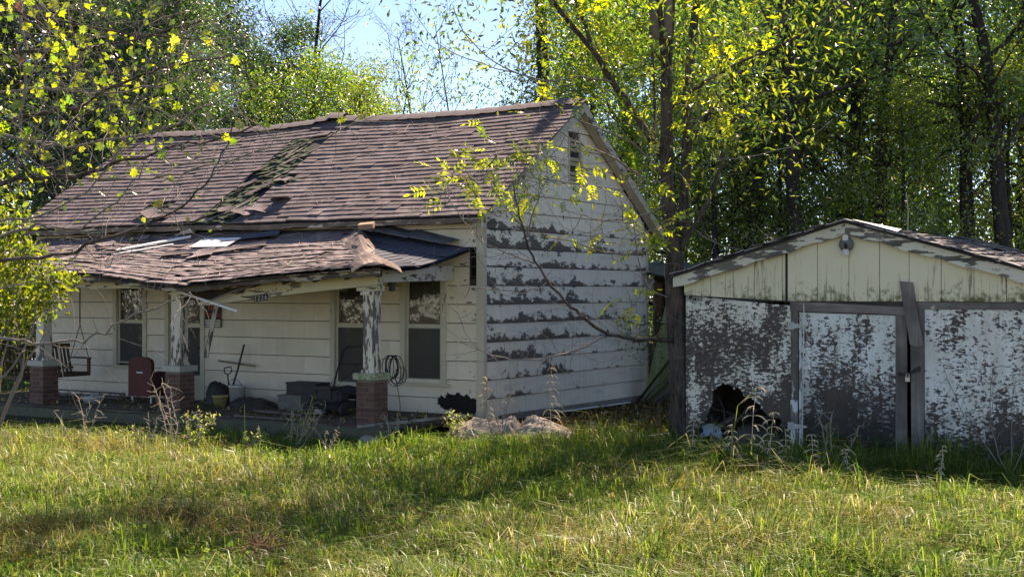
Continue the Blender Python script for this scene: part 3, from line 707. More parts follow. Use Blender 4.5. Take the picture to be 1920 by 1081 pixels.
# porch floor: long boards, some warped, on a dark skirt
zf = .19
m = MB(); m.box(-10.6, -.12, -2.28, -.04, .12, zf - .03); pf = m.build('porch_floor', DARK_X, house)
flw = wood('floor_board_wood', (.085, .068, .05), (.19, .155, .115), 0)
y = -2.32; k = 0
while y < -.1:
    x = -10.6 - rnd.uniform(0, 1)
    while x < -.15:
        L_ = rnd.uniform(2.2, 3.4); x1 = min(x + L_, -.15); q = MB(); d = rnd.uniform(-.004, .012)
        q.box(max(x, -10.6) + .004, x1 - .004, y + .003, y + .118, zf - .028 + d, zf + d); q.build('floor_board', flw, pf); x = x1
    y += .122
m = MB(); m.box(-10.6, -.12, -2.34, -2.30, -.02, zf - .03); m.build('porch_skirt', plain('grass_shaded_concrete', (.12, .115, .075), .95, .4, 6), house)  # olive tone is the grass shading put into the skirt colour
m = MB(); m.bar((-.62, -2.45, .2), (.03, -.35, .24), .05, .04); m.build('edge_rail', wood('edge', (.3, .28, .25), (.42, .4, .36), 0), house)
# porch ceiling lamp under the side beam
pL = H.on(735, 545, -1.6); m = MB(); m.lathe([(0, .08), (.06, .08), (.065, .03), (.045, 0), (.05, -.06), (0, -.07)], (pL.x, -1.6, 2.25), 10); m.build('porch_lamp', DARKBOX, house)
# broken sticks hanging at the middle of the porch
def stick(name, label, a, b_, w, h, mat, group=None, cat='board', bend=0):
    o = thing(name, label, cat, tuple(a)); m = MB(); a = Vector(a); b_ = Vector(b_)
    m.bar((0, 0, 0), b_ - a, w, h); me = m.mesh(name, mat)
    bpy.data.objects.remove(o); o = link(name, me); o.location = a; return tag(o, label, cat, group)
hw = lambda v: H.w(v.x, v.y, v.z)
stick('broken_batten', 'long pale batten hanging loose across the head of the middle porch post', hw(H.on(300, 535, -2.25)), hw(H.on(446, 583, -2.3)), .03, .035, WHITEW)
stick('splintered_board', 'splintered flaking board dangling in front of the no trespassing sign', hw(H.on(406, 572, -1.5)), hw(H.on(386, 670, -1.55)), .03, .075, wood('splinter', (.14, .12, .10), (.25, .22, .18), 2, paint=(.6, .56, .46), pthr=.5))
stick('bent_lath', 'grey lath caught under the broken porch beam', hw(H.on(395, 562, -2.2)), hw(H.on(520, 515, -2.3)), .02, .025, GREY_X)

# ------------------------------------------------------------------ things on the porch
def hthing(name, label, cat, x, y, z=None, rz=0, group=None): return thing(name, label, cat, H.w(x, y, zf + .012 if z is None else z), H.a + rz, group)
# swing
sw = hthing('porch_swing', 'dark wooden slatted bench swing hanging on ropes at the left end of the porch', 'swing', -8.9, -1.28, 0)
SWW = wood('swing_wood', (.10, .07, .045), (.2, .15, .10), 2)
m = MB(); m.box(0, .04, -.78, .78, .60, .65).box(.44, .48, -.78, .78, .60, .65)
for y in (-.75, 0, .75): m.box(.04, .44, y - .02, y + .02, .60, .65)
m.build('seat_frame', SWW, sw)
q = MB(); q.box(-.024, .024, -.76, .76, 0, .02); qm = q.mesh('seat_slat', SWW)
for k in range(7): link('seat_slat', qm, sw, loc=(.06 + k * .065, 0, .652))
q = MB(); q.box(-.012, .012, -.022, .022, 0, .5); qm = q.mesh('back_slat', SWW)
for k in range(17): link('back_slat', qm, sw, mat4=Matrix.Translation((.02, -.72 + k * .09, .66)) @ Matrix.Rotation(-.22, 4, 'Y'))
m = MB(); m.bar((-.09, -.78, 1.16), (-.09, .78, 1.16), .035, .07).bar((.0, -.78, .74), (.0, .78, .74), .03, .05); m.build('back_rail', SWW, sw)
for y in (-.76, .76):
    m = MB(); m.bar((-.06, y, .93), (.5, y, .93), .06, .03).bar((.46, y, .62), (.46, y, .93), .05, .05); m.build('arm_rest', SWW, sw)
    m = MB(); m.tube([(.46, y, .92), (.22, y, 1.55)], .009, 5).tube([(-.03, y, .95), (.22, y, 1.55)], .009, 5).tube([(.22, y, 1.55), (.215, y, 1.9), (.22, y, 2.7)], .013, 5); m.build('rope', plain('rope', (.10, .085, .065), .95, .3, 20), sw)
# red chair seen from the back
ch = hthing('armchair', 'faded red rounded armchair with its back to the yard, between two brick pedestals', 'chair', -6.5, -1.05, rz=.05)
m = MB(); w = .27; pts = [(-w, .12), (-w, .70), (-w * .9, .77), (-w * .5, .81), (0, .82), (w * .5, .81), (w * .9, .77), (w, .70), (w, .12)]
m.prism(pts, -.05, .03); m.build('backrest', REDM, ch)
for x0, x1 in ((-.29, -.19), (.19, .29)):
    m = MB(); m.prismx([(.03, .12), (.03, .52), (.2, .56), (.5, .53), (.56, .46), (.56, .12)], x0, x1); m.build('armrest', plain('shaded_red_side', (.06, .022, .02), .7, .3, 6), ch)  # shadow side of the chair put into a darker red
m = MB(); m.box(-.185, .185, .032, .52, .14, .38); m.build('seat', REDM, ch)
for x in (-.22, .22):
    for y in (0, .48): m = MB(); m.tube([(x, y, 0), (x, y, .14)], .018, 6); m.build('leg', WHITEP, ch)
m = MB(); m.box(-.07, .07, -.058, -.05, .53, .555); m.build('handle_strip', WHITEP, ch)
# basin and lump left of the chair
ba = hthing('wash_basin', 'shallow white basin lying on the porch boards beside the left pedestal', 'basin', -7.25, -1.5)
m = MB(); m.lathe([(0, .01), (.15, .0), (.2, .11), (.215, .115), (.205, .10), (.155, .025), (0, .03)], (0, 0, 0), 18); m.build('bowl', WHITEP, ba, True)
m = MB(); m.grid(lambda u, v: (.12 * math.cos(u * 6.283) * (1 - v), .1 * math.sin(u * 6.283) * (1 - v), .06 + .10 * v + .02 * math.sin(u * 18)), 12, 4); m.build('crumpled_rag', INSUL, ba, True)
def sack(name, label, cat, x, y, rx, ry, rz_, mat, seed):
    m = MB()
    def f(u, v):
        a = u * 2 * math.pi; b_ = v * math.pi / 2
        d = Vector((math.cos(a) * math.cos(b_), math.sin(a) * math.cos(b_), math.sin(b_)))
        k = 1 + .22 * mnoise.noise(d * 1.6 + Vector((seed, 0, 0))) + .08 * mnoise.noise(d * 5 + Vector((seed, 3, 0)))
        return (d.x * rx * k, d.y * ry * k, d.z * rz_ * k)
    m.grid(f, 22, 9); o = m.build(name, mat, None, True); p = H.w(x, y, zf + .005); o.location = p; o.rotation_euler = (0, 0, H.a); return tag(o, label, cat)
p = H.on(405, 735, -.55); sack('rubbish_sack', 'bulging black rubbish sack slumped against the porch wall under the shovel handle', 'sack', p.x, -.5, .27, .22, .42, BLACKP, 2)
p = H.on(470, 750, -.7); sack('rag_heap', 'low dark heap of rags on the porch between bucket and grey crate', 'heap', p.x, -.7, .5, .3, .17, DARKBOX, 5)
def pail(name, label, x, y, h, r, mat):
    o = hthing(name, label, 'bucket', x, y)
    m = MB(); m.lathe([(0, .004), (r * .82, 0), (r, h), (r * 1.06, h), (r * 1.06, h - .03), (r * .98, h - .03), (r * .96, h - .005), (r * .8, .02), (0, .02)], (0, 0, 0), 16); m.build('pail', mat, o, True)
    m = MB(); m.tube([(r * math.cos(a), -.04 - r * .25 * math.sin(a), h - .02 + r * .9 * math.sin(a)) for a in [i * math.pi / 8 for i in range(9)]], .005, 5); m.build('bucket_handle', BLACKM, o)
p = H.on(413, 755, -.95); pail('bucket', 'squat yellow bucket on the porch floor right of the middle pedestal', p.x, -.95, .2, .13, YELP)
p = H.on(445, 735, -.5); pail('bucket', 'tall dull white bucket at the wall with the shovel standing in it', p.x, -.5, .34, .15, WHITEP)
# shovel and pole
a = hw(H.on(432, 738, -.42)); b_ = hw(H.on(458, 645, -.10))
o = thing('shovel', 'long handled dark shovel leaning on the siding beside the black sack', 'shovel', tuple(a)); d = b_ - a
m = MB(); m.tube([(0, 0, .0), tuple(d * .5 + Vector((0.01, 0, 0))), tuple(d)], [.016, .018, .017], 7); m.build('handle', DARK_X, o)
m = MB(); m.grid(lambda u, v: (.2 * (u - .5), -.02 + .05 * (u - .5) ** 2 * 4, -.16 * v + .1), 6, 5); m.grid(lambda u, v: (.2 * (.5 - u), -.026 + .05 * (u - .5) ** 2 * 4, -.16 * v + .1), 6, 5); m.build('blade', RUST, o)
a = hw(H.on(427, 700, -.4)); o = thing('spade_grip', 'D shaped black spade grip poking up behind the yellow bucket', 'spade', tuple(a))
m = MB(); m.tube([(-.06, 0, .02), (-.06, 0, .10), (.06, 0, .12), (.07, 0, .04), (0, 0, -.02), (-.06, 0, .02)], .012, 6); m.build('grip', BLACKP, o)
m = MB(); m.tube([(0, 0, -.02), (.03, .0, -.5)], .014, 6); m.build('shaft', DARK_X, o)
stick('wooden_pole', 'short pale wooden pole resting crosswise against the shovel handle', hw(H.on(410, 676, -.22)), hw(H.on(478, 686, -.14)), .03, .03, wood('pole', (.25, .2, .13), (.38, .31, .2), 0), cat='pole')
# boxes
def crate(name, label, px0, px1, y, h, dpt, mat, lip=True, cat='box', rz=0):
    a = H.on(px0, 740, y); b_ = H.on(px1, 740, y); w = (b_.x - a.x) / 2
    o = hthing(name, label, cat, (a.x + b_.x) / 2, y, rz=rz)
    m = MB(); m.box(-w, w, 0, .015, 0, h).box(-w, w, dpt - .015, dpt, 0, h).box(-w, -w + .015, .015, dpt - .015, 0, h).box(w - .015, w, .015, dpt - .015, 0, h).box(-w + .015, w - .015, .015, dpt - .015, 0, .02); m.build('shell', mat, o)
    if lip: m = MB(); m.box(-w - .012, w + .012, -.012, dpt + .012, h + .001, h + .03); m.build('lid', mat, o)
    return o
crate('storage_box', 'dark brown lidded box against the porch wall left of the screen door', 537, 592, -.42, .40, .36, DARKBOX)
crate('tool_tray', 'grey metal drawer tray on the porch in front of the dark brown box', 519, 566, -.85, .22, .22, GREYBOX, cat='tray', rz=-.1)
crate('foam_block', 'small off white foam box at the porch edge beside the mower', 578, 601, -1.15, .13, .14, WHITEP, False, rz=.2)
# lawn mower
mo = hthing('lawn_mower', 'black push lawn mower with bent tube handle parked behind the right porch pedestal', 'lawn mower', -2.15, -1.05, rz=.12)
m = MB(); m.prismx([(-.34, .10), (-.36, .17), (-.26, .22), (.24, .22), (.34, .16), (.34, .09)], -.27, .27); m.build('deck', BLACKM, mo)
m = MB(); m.lathe([(0, .40), (.13, .40), (.155, .36), (.16, .24), (.16, .221)], (0, -.03, 0), 16); m.box(-.2, .05, -.22, -.12, .26, .40).box(.08, .19, -.12, .1, .23, .33); m.build('engine', BLACKP, mo)
m = MB(); m.box(-.24, .02, -.2, .06, .405, .45); m.build('engine_cover', DARKBOX, mo)
m = MB(); m.grid(lambda u, v: (-.23 + .46 * u, .30 + .3 * v, .2 + .25 * math.sin(math.pi * min(1, v + .15)) * (1 - .3 * abs(u - .5))), 6, 6); m.build('grass_bag', BLACKP, mo, True)
for x in (-.3, .3):
    for y in (-.27, .28):
        m = MB(); m.lathe([(.03, -.02), (.09, -.025), (.1, -.015), (.1, .015), (.09, .025), (.03, .02)], (x, y, .1), 14, Matrix.Rotation(R(90), 4, 'Y')); m.build('wheel', BLACKP, mo, True)
m = MB(); m.tube([(-.24, .24, .2), (-.24, .46, .68), (-.24, .66, 1.0), (-.2, .74, 1.06), (.2, .74, 1.06), (.24, .66, 1.0), (.24, .46, .68), (.24, .24, .2)], .014, 7).tube([(-.24, .52, .78), (.24, .52, .78)], .01, 6); m.build('handle', BLACKM, mo)
m = MB(); m.tube([(-.2, .7, 1.04), (-.22, .4, .62), (-.12, .0, .42)], .004, 4).tube([(.2, .7, 1.04), (.14, .35, .7), (0, .0, .42)], .004, 4); m.build('control_cable', BLACKP, mo)
# cord coil over the handle
cc = hw(H.on(735, 668, -.62)); o = thing('cord_coil', 'coiled black extension cord hung over the mower handle with one end trailing to the floor', 'cord', tuple(cc))
m = MB(); r_ = random.Random(4)
for k in range(9):
    a0 = r_.uniform(-.5, .5); w_, h_ = r_.uniform(.06, .13), r_.uniform(.18, .26); ox = r_.uniform(-.05, .09)
    m.tube([(ox + w_ * math.sin(t_) + .05 * a0 * (1 - math.cos(t_)), r_.uniform(-.02, .02) + .03 * k / 9, -h_ * (1 - math.cos(t_)) + .02) for t_ in [i * 2 * math.pi / 16 for i in range(17)]], .007, 5)
m.tube([(.14 + .10 * math.cos(t_), -.03, -.30 + .13 * math.sin(t_)) for t_ in [i * 2 * math.pi / 16 for i in range(17)]], .007, 5)
m.tube([(.05, -.03, -.30), (.10, -.03, -.55), (.13, -.03, -.75), (.14, -.03, -.98)], .006, 5)
m.build('loops', BLACKP, o)
# sign
sp = H.on(399.5, 592, -.03); sg = thing('warning_sign', 'black and orange no trespassing sign nailed to the siding beside the left door', 'sign', H.w(sp.x, -.03, sp.z), H.a)
m = MB(); m.box(-.195, .195, -.003, .003, -.21, .21); m.build('sign_board', SIGNK, sg)
m = MB(); m.box(-.178, .178, -.006, -.0032, -.195, -.07); m.build('white_field', SIGNW, sg)
for txt, sz, z_, mt in (('NO', .13, .105, ORANGE), ('TRESPASSING', .072, -.012, ORANGE), ('VIOLATORS WILL', .042, -.12, SIGNK), ('BE PROSECUTED', .042, -.172, SIGNK)):
    me = text_mesh(txt, sz, mt, 'lettering', .0012); xs_ = [v.co.x for v in me.vertices]; sx = min(1.6, .345 / (max(xs_) - min(xs_)))  if txt != 'NO' else 1.1
    for v in me.vertices: v.co.x *= sx; 
    if txt == 'TRESPASSING':
        for v in me.vertices: v.co.y *= 1.25
    link('lettering', me, sg, mat4=Matrix.Translation((0, -.0075, z_)) @ Matrix.Rotation(R(90), 4, 'X'))
# odd boards lying on the porch floor and along its edge
for k, (p0, p1, y0, y1, z_, w, nm) in enumerate([((95, 722), (232, 735), -.5, -.6, .3, .09, 'topmost of the boards stacked below the swing'), ((110, 730), (228, 748), -.75, -.85, .24, .10, 'longest of the boards stacked below the swing'), ((440, 776), (560, 781), -2.2, -2.25, .22, .05, 'pale rail lying on the porch edge right of the middle pedestal'), ((480, 760), (560, 772), -1.5, -1.7, .24, .07, 'short board lying in front of the grey tray')]):
    a = H.on(p0[0], p0[1], y0); b_ = H.on(p1[0], p1[1], y1); a.z = b_.z = z_
    stick('loose_board', 'weathered board, ' + nm, hw(a), hw(b_), w, .022, GREY_X)
# things on the porch roof
def onroof(name, label, px, py, t_, rot, w, l, h, mat, cat, off=.03, curlh=0):
    # finds the roof spot under the measured point by stepping down the slope
    best = min(((abs(H.on(px, py, PE + (0 - PE) * k / 200).z - porchpt(H.on(px, py, PE + (0 - PE) * k / 200).x, k / 200).z), k / 200) for k in range(200)))
    t0 = best[1]; x0 = H.on(px, py, PE * (1 - t0)).x
    M4 = Matrix.Translation((H.o[0], H.o[1], 0)) @ Matrix.Rotation(H.a, 4, 'Z') @ place(porchpt, x0, min(t0, .97), off=off, rot=rot)
    m = MB()
    if curlh:
        f = lambda u, v: (w * (u - .5), l * (v - .5), .005 + curlh * (abs(v - .5) * 2) ** 2 * (.5 + u))
        m.grid(f, 5, 5); m.grid(lambda u, v: tuple(Vector(f(1 - u, v)) + Vector((0, 0, -.01))), 5, 5)
    else: m.box(-w/2, w/2, -l/2, l/2, 0, h)
    o = link(name, m.mesh(name, mat)); o.matrix_world = M4; return tag(o, label, cat)
onroof('trim_board', 'long white trim board lying slantwise on the left half of the porch roof', 290, 462, 0, .60, 1.35, .10, .025, WHITEW, 'board', .05)
onroof('trim_board', 'narrow white strip lying beside the long slanting trim board on the porch roof', 268, 472, 0, .57, 1.1, .05, .02, WHITEW, 'board', .035)
onroof('metal_sheet', 'white sheet metal scrap lying flat at the middle of the porch roof', 405, 460, 0, .02, .85, .42, .012, WHITEW, 'sheet', .05)
onroof('metal_sheet', 'crumpled white sheet tucked under the main eave above the flat scrap', 352, 445, 0, .35, .32, .3, .012, WHITEW, 'sheet', .07, .08)
onroof('shingle_piece', 'square loose shingle tilted on the porch roof below the white sheet', 378, 482, 0, .45, .42, .42, .012, SHP, 'shingle', .05, .03)
onroof('shingle_piece', 'torn long shingle strip lying left of the tilted square shingle', 336, 482, 0, .35, .62, .22, .012, SHP, 'shingle', .05, .03)
onroof('shingle_piece', 'loose shingle strip lying on the porch roof right of the white sheet', 450, 470, 0, .33, .95, .2, .012, SHP, 'shingle', .05, .02)
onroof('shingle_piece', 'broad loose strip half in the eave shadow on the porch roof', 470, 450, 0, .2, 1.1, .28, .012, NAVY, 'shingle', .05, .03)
onroof('shingle_piece', 'fallen shingle near the left end of the porch roof under bare branches', 200, 462, 0, -.6, .55, .3, .012, SHP, 'shingle', .04, .03)
onroof('shingle_piece', 'fallen shingle beside the upper end of the long white trim board', 262, 452, 0, -.4, .4, .28, .012, SHP, 'shingle', .04, .03)
onroof('loose_brick', 'single block lying on the tan shingle flap over the porch corner', 692, 446, 0, .3, .26, .12, .085, wood('block', (.28, .20, .13), (.40, .30, .2), 0), 'block', .17)
mb = MB()
for k in range(170):
    x = rnd.uniform(-10, -2.2); t_ = rnd.uniform(.02, .9)
    if x > hip_x(t_) - .5: continue
    M4 = place(porchpt, x, t_, off=.025, rot=rnd.uniform(0, 3.1)); l = rnd.uniform(.05, .22); mb.box(-l, l, -.004, .004, 0, .008, M4)
for k in range(90):
    x = rnd.uniform(-10.4, 0); t_ = rnd.uniform(.02, .95); M4 = place(roofpt, x, t_, off=.025, rot=rnd.uniform(0, 3.1)); l = rnd.uniform(.05, .2); mb.box(-l, l, -.004, .004, 0, .008, M4)
o = mb.build('fallen_twigs', TWIG); o.location = (H.o[0], H.o[1], 0); o.rotation_euler = (0, 0, H.a); tag(o, 'thin dry twigs scattered over the two roofs', 'twigs', kind='stuff')

# ------------------------------------------------------------------ lean-to behind the house, between house and garage
sh = thing('lean_to', 'decaying grey lean to behind the house gable with dark doorway and torn wrap', 'shed', H.w(-.3, 6.25, 0), H.a)
m = MB(); m.box(0, .1, 0, .12, 0, 2.5).box(.35, .42, .02, .1, 0, 2.4).box(1.1, 1.8, .03, .08, .0, 2.5).box(.1, .35, .02, .08, 0, 1.15); m.build('wall', GREY_Z, sh)
m = MB(); m.box(.42, .56, -.03, .03, 1.0, 2.35); m.build('door_board', wood('red_brown', (.12, .06, .04), (.22, .12, .08), 2), sh)
m = MB(); m.box(.1, 1.1, .6, .64, 0, 2.5); m.build('inner_wall', INSIDE, sh)
m = MB(); f = lambda u, v: (-.3 + 2.3 * u, -.35 + 1.6 * v, 2.52 + .25 * v + .03 * math.sin(u * 25)); m.grid(f, 30, 4); m.grid(lambda u, v: tuple(Vector(f(1 - u, v)) - Vector((0, 0, .03))), 30, 4); m.build('tin_roof', plain('tin', (.22, .23, .24), .5, .4, 8, .4), sh)
m = MB(); m.grid(lambda u, v: (.16 + .25 * u + .05 * math.sin(v * 9), -.1 - .06 * math.sin(u * 8 + v * 5), 2.45 - .35 * v), 8, 8); m.build('torn_wrap', INSUL, sh, True)
t = NT('moss_sheet', .9); n = t.noise(t.map((3, 3, .5)), 2.5, 5); MOSS = t.col(t.mix(t.step(n, .35, .65), (.30, .33, .22), (.20, .25, .07)))
o = thing('leaning_sheet', 'mossy yellow green sheet leaning behind the tree trunk against the lean to', 'sheet', H.w(.35, 6.05, 0), H.a)
m = MB(); f = lambda u, v: (-.3 + .55 * u + .35 * v, -.25 + .3 * v + .03 * math.sin(u * 6), 1.9 * v); m.grid(f, 6, 6); m.grid(lambda u, v: tuple(Vector(f(1 - u, v)) + Vector((0, .012, 0))), 6, 6); m.build('sheet', MOSS, o)
for k in range(5):
    a = H.w(.05 + k * .12, 5.55 - k * .05, .03); b_ = H.w(.75 + k * .16, 5.7 + k * .03, .95 - .07 * k)
    stick('leaning_board', ['dark board leaning lowest in the pile at the house back corner', 'second dark board up in the pile at the house back corner', 'middle board of the leaning pile behind the gable', 'fourth board of the leaning pile behind the gable', 'outermost board of the leaning pile, nearest the tree trunk'][k], a, b_, .14, .03, GREY_X if k % 2 else DARK_X, 'boards leaning at the house back corner')

# ------------------------------------------------------------------ garage
ga = thing('garage', 'low gabled garage with flaking white board front, cream gable panels and padlocked door', 'garage', (G.o[0], G.o[1], 0), G.a)
GW, GD = 4.46, 6.0; GM = GW / 2
def gtop(x): return 2.39 + (3.03 - 2.39) * (1 - abs(x - GM) / GM)
# left flake board with its broken corner
m = MB(); hole = [(1.40, -.05), (1.38, .30), (1.30, .55), (1.22, .52), (1.10, .62), (.98, .72), (.86, .80), (.74, .92), (.66, .90), (.58, .96), (.48, .93), (.40, .84), (.37, .70), (.30, .52), (.22, .34), (.17, .2), (.16, -.05)]
rp = random.Random(5); dense = [hole[0]]
for i in range(len(hole) - 1):
    a, b_ = Vector(hole[i]), Vector(hole[i + 1])
    for k in range(1, 5): q = a.lerp(b_, k / 4); dense.append((q.x + rp.uniform(-.025, .025), q.y + (rp.uniform(-.025, .025) if 0 < i < len(hole) - 2 else 0)))
hole = dense; m.prism([(-.01, -.05), (-.01, 2.13), (1.47, 2.0), (1.47, -.05)] + hole, -.02, .01); m.build('front_board', OSB_L, ga)
m = MB(); m.prism([(3.19, -.05), (3.19, 1.965), (GW + .02, 1.965), (GW + .02, -.05)], -.02, .01); m.build('front_board', OSB_R, ga)
dr = MB(); dr.prism([(1.585, .10), (1.585, 1.915), (2.86, 1.885), (2.86, .06), (2.6, .04), (2.55, .12), (2.3, .09), (2.0, .12), (1.8, .06)], -.035, -.005); door = dr.build('garage_door', OSB_D, ga)
m = MB(); m.prism([(2.84, .06), (2.84, 1.90), (2.98, 1.90), (2.985, .05)], -.06, -.037); m.build('door_stile', wood('stile', (.13, .11, .095), (.24, .215, .19), 2, paint=(.62, .62, .58), pthr=.30), door)
m = MB(); m.prism([(1.59, .10), (1.59, 1.9), (1.625, 1.9), (1.625, .10)], -.05, -.037); m.build('door_batten', wood('batten', (.2, .2, .18), (.35, .35, .33), 2, paint=(.6, .64, .62), pthr=.52), door)
m = MB(); m.prism([(1.475, -.03), (1.475, .78), (1.57, .78), (1.57, -.03)], -.05, .03); m.build('door_post', wood('post_low', (.16, .15, .13), (.3, .28, .26), 2, paint=(.6, .65, .64), pthr=.50), ga)
m = MB(); m.prism([(1.48, .785), (1.48, 2.0), (1.575, 2.0), (1.575, .785)], -.045, .03); m.build('door_post', wood('post_up', (.10, .085, .07), (.2, .175, .15), 2, paint=(.55, .55, .48), pthr=.40), ga)
m = MB(); m.prism([(1.42, -.03), (1.40, 2.0), (1.465, 2.0), (1.465, -.03)], .012, .05); m.build('inner_stud', DARK_X, ga)
m = MB(); m.prism([(3.035, -.03), (3.02, 1.965), (3.185, 1.965), (3.185, -.03)], -.045, .02); m.build('door_post', GREY_Z, ga)
m = MB(); m.prism([(1.475, 1.93), (1.475, 2.06), (2.99, 1.99), (2.99, 1.895)], -.07, -.046); m.build('header_board', GREY_X, ga)
m = MB(); m.prism([(1.475, 2.0), (1.475, 2.075), (3.1, 2.055), (3.1, 1.98)], -.030, .03); m.build('header_beam', DARK_X, ga)
m = MB(); m.prism([(3.0, 1.968), (3.0, 2.055), (GW + .03, 2.055), (GW + .03, 1.968)], -.045, -.031); m.build('header_board', wood('hb2', (.13, .115, .10), (.25, .22, .2), 0, paint=(.55, .54, .48), pthr=.36), ga)
pk = thing('leaning_plank', 'short grey plank nailed at a tilt over the jamb of the garage door', 'plank', G.w(3.1, -.085, 0), G.a)
m = MB(); m.prism([(-.20, 2.315), (-.04, 2.30), (.09, 1.52), (.02, 1.50), (-.07, 1.53)], -.015, .012); m.build('plank', GREY_Z, pk)
# hinges, hasp and padlock
for z_ in (1.74, .44):
    m = MB(); m.prism([(1.44, z_ - .05), (1.44, z_ + .05), (1.51, z_ + .05), (1.51, z_ - .05)], -.058, -.05).prism([(1.52, z_ - .035), (1.52, z_ + .035), (1.70, z_ + .012), (1.70, z_ - .012)], -.062, -.052).tube([(1.515, -.06, z_ - .05), (1.515, -.06, z_ + .05)], .012, 7)
    m.build('hinge', plain('pale_hinge', (.42, .42, .38), .6, .3, 12), ga)
m = MB(); m.prism([(2.87, 1.13), (2.87, 1.19), (2.98, 1.17), (2.98, 1.14)], -.075, -.062).prism([(3.05, 1.18), (3.05, 1.22), (3.14, 1.27), (3.15, 1.2)], -.06, -.047); m.tube([(2.97, -.075, 1.155), (3.07, -.072, 1.195)], .012, 6); m.build('hasp', BLACKM, ga)
lk = thing('padlock', 'small brass padlock on the black hasp of the garage door', 'padlock', G.w(3.0, -.09, 1.10), G.a)
m = MB(); m.box(-.028, .028, -.012, .012, -.03, .025); m.build('body', plain('dull_brass', (.45, .42, .33), .4, .2, 12, .6), lk)
m = MB(); m.tube([(-.018, 0, .02), (-.018, 0, .055), (0, 0, .075), (.018, 0, .055), (.018, 0, .02)], .005, 6); m.build('shackle', plain('steel', (.5, .5, .5), .35, .1, 8, .8), lk)
# cream gable panels
seam = [-.03, .36, .68, .98, 1.36, 1.44, 1.84, 2.25, 2.64, 3.01, 3.40, 3.79, 4.17, 4.49]
for i in range(len(seam) - 1):
    xa, xb = seam[i] + .004, seam[i + 1] - .004
    if i == 4: xb = 1.40
    if xa < 1.4: bz = lambda x: 2.135 - .07 * x / 1.4; y0, y1 = -.042, -.022
    else: bz = lambda x: 2.062; y0, y1 = -.058, -.032
    e = rnd.uniform(0, .006)
    poly = [(xa, bz(xa)), (xb, bz(xb)), (xb, gtop(xb))] + ([(GM, gtop(GM))] if xa < GM < xb else []) + [(xa, gtop(xa))]
    m = MB(); m.prism(poly[::-1], y0 - e, y1); m.build('gable_panel', PANEL, ga)
m = MB(); m.prism([(-.02, 2.05), (-.02, gtop(0) - .03), (GM, gtop(GM) - .05), (GW, gtop(GW) - .03), (GW, 2.05)], -.02, .0); m.build('gable_backing', SIGNK, ga)
m = MB(); m.tube([(1.66, -.075, 2.03), (1.665, -.075, 1.9), (1.64, -.07, .2)], .006, 5); m.build('door_wire', WHITEP, ga)
# rake boards, roof, tar paper edges
for sx in (-1, 1):
    xe = GM + sx * (GM + .14); ze = 2.39 - .14 * .287 + .03; za = 3.06
    m = MB(); nseg = 16
    def lowr(f): return .15 + .012 * math.sin(f * 23) + .006 * math.sin(f * 61)
    pts_t = [(GM + (xe - GM) * k / nseg, za + (ze - za) * k / nseg) for k in range(nseg + 1)]
    poly = pts_t + [(p_[0], p_[1] - lowr(k / nseg)) for k, p_ in reversed(list(enumerate(pts_t)))]
    if sx > 0: poly = [(max(x_, GM + .003), z_) for x_, z_ in poly]
    else: poly = [(min(x_, GM - .003), z_) for x_, z_ in poly]
    m.prism(poly if sx > 0 else poly[::-1], -.16, -.13)
    m.build('rake_board', RAKE, ga)
    f = lambda u, v, o_=0.0: (GM + (xe + sx * .05 - GM) * u, -.2 + (GD + .4) * v, za + .025 + (ze - .015 - za) * u + o_ + .02 * math.sin(v * 9) * u - .05 * math.sin(math.pi * v) * (1 - u))
    m = MB(); m.grid(lambda u, v: f(u, v), 8, 20); m.grid(lambda u, v: f(1 - u, v, -.03), 8, 20); m.grid(lambda u, v: f(u, 0, -.03 * (1 - v)), 8, 1)
    rf = m.build('garage_roof', FELT, ga)
    gsh = [tab_mesh('roof_shingle', .92, 3, .15, .014, plain('grey_shingle', (.115, .11, .11), .95, .4, 30), 120 + k, lift=.03, jag=.02) for k in range(4)]
    surf = lambda x, t_: Vector(f(1 - t_, (x if sx > 0 else x) / (GD + .4)))
    for c in range(15):
        yy = .35 + rnd.uniform(-.1, .3)
        while yy < GD + .2:
            if rnd.random() < .87:
                u_ = 1 - c / 15.5; p_ = Vector(f(u_, yy / (GD + .4))); al = Vector((0, 1, 0)) if sx > 0 else Vector((0, -1, 0))
                up = (Vector(f(u_ - .05, yy / (GD + .4))) - p_).normalized(); n_ = al.cross(up).normalized(); up = n_.cross(al)
                M4 = Matrix((al, up, n_)).transposed().to_4x4() @ Matrix.Rotation(rnd.uniform(-.03, .03), 4, 'Z'); M4.translation = p_ + n_ * .006
                link('roof_shingle', rnd.choice(gsh), rf, mat4=M4)
            yy += .93
    m = MB()
    for k in range(9):
        u0, u1 = k / 9, (k + 1) / 9 - .01; w = rnd.uniform(.12, .2)
        p_, q_ = Vector(f(u0, 0)), Vector(f(u1, 0)); r0_, r1_ = rnd.uniform(.01, .035), rnd.uniform(.01, .035)
        m.add([p_ + Vector((0, -.03, r0_)), q_ + Vector((0, -.03, r1_)), q_ + Vector((0, w, .02)), p_ + Vector((0, w, .02)), p_ + Vector((0, -.03, r0_ - .012)), q_ + Vector((0, -.03, r1_ - .012))], [(0,1,2,3) if sx > 0 else (3,2,1,0), (4,5,1,0)])
    m.build('edge_shingle', plain('pale_edge', (.30, .29, .28), .8, .4, 8), rf)
q = MB(); q.grid(lambda u, v: (-.02 + .6 * u, -.24 + .3 * v, .012 + .035 * math.sin(math.pi * v) * u), 5, 4); q.grid(lambda u, v: (-.02 + .6 * (1 - u), -.24 + .3 * v, .035 * math.sin(math.pi * v) * (1 - u)), 5, 4)
q.build('lifted_felt', plain('silver_felt', (.42, .41, .40), .6, .3, 5), ga, mat4=Matrix.Translation((GM + .12, .02, 3.075)) @ Matrix.Rotation(.28, 4, 'Y'))
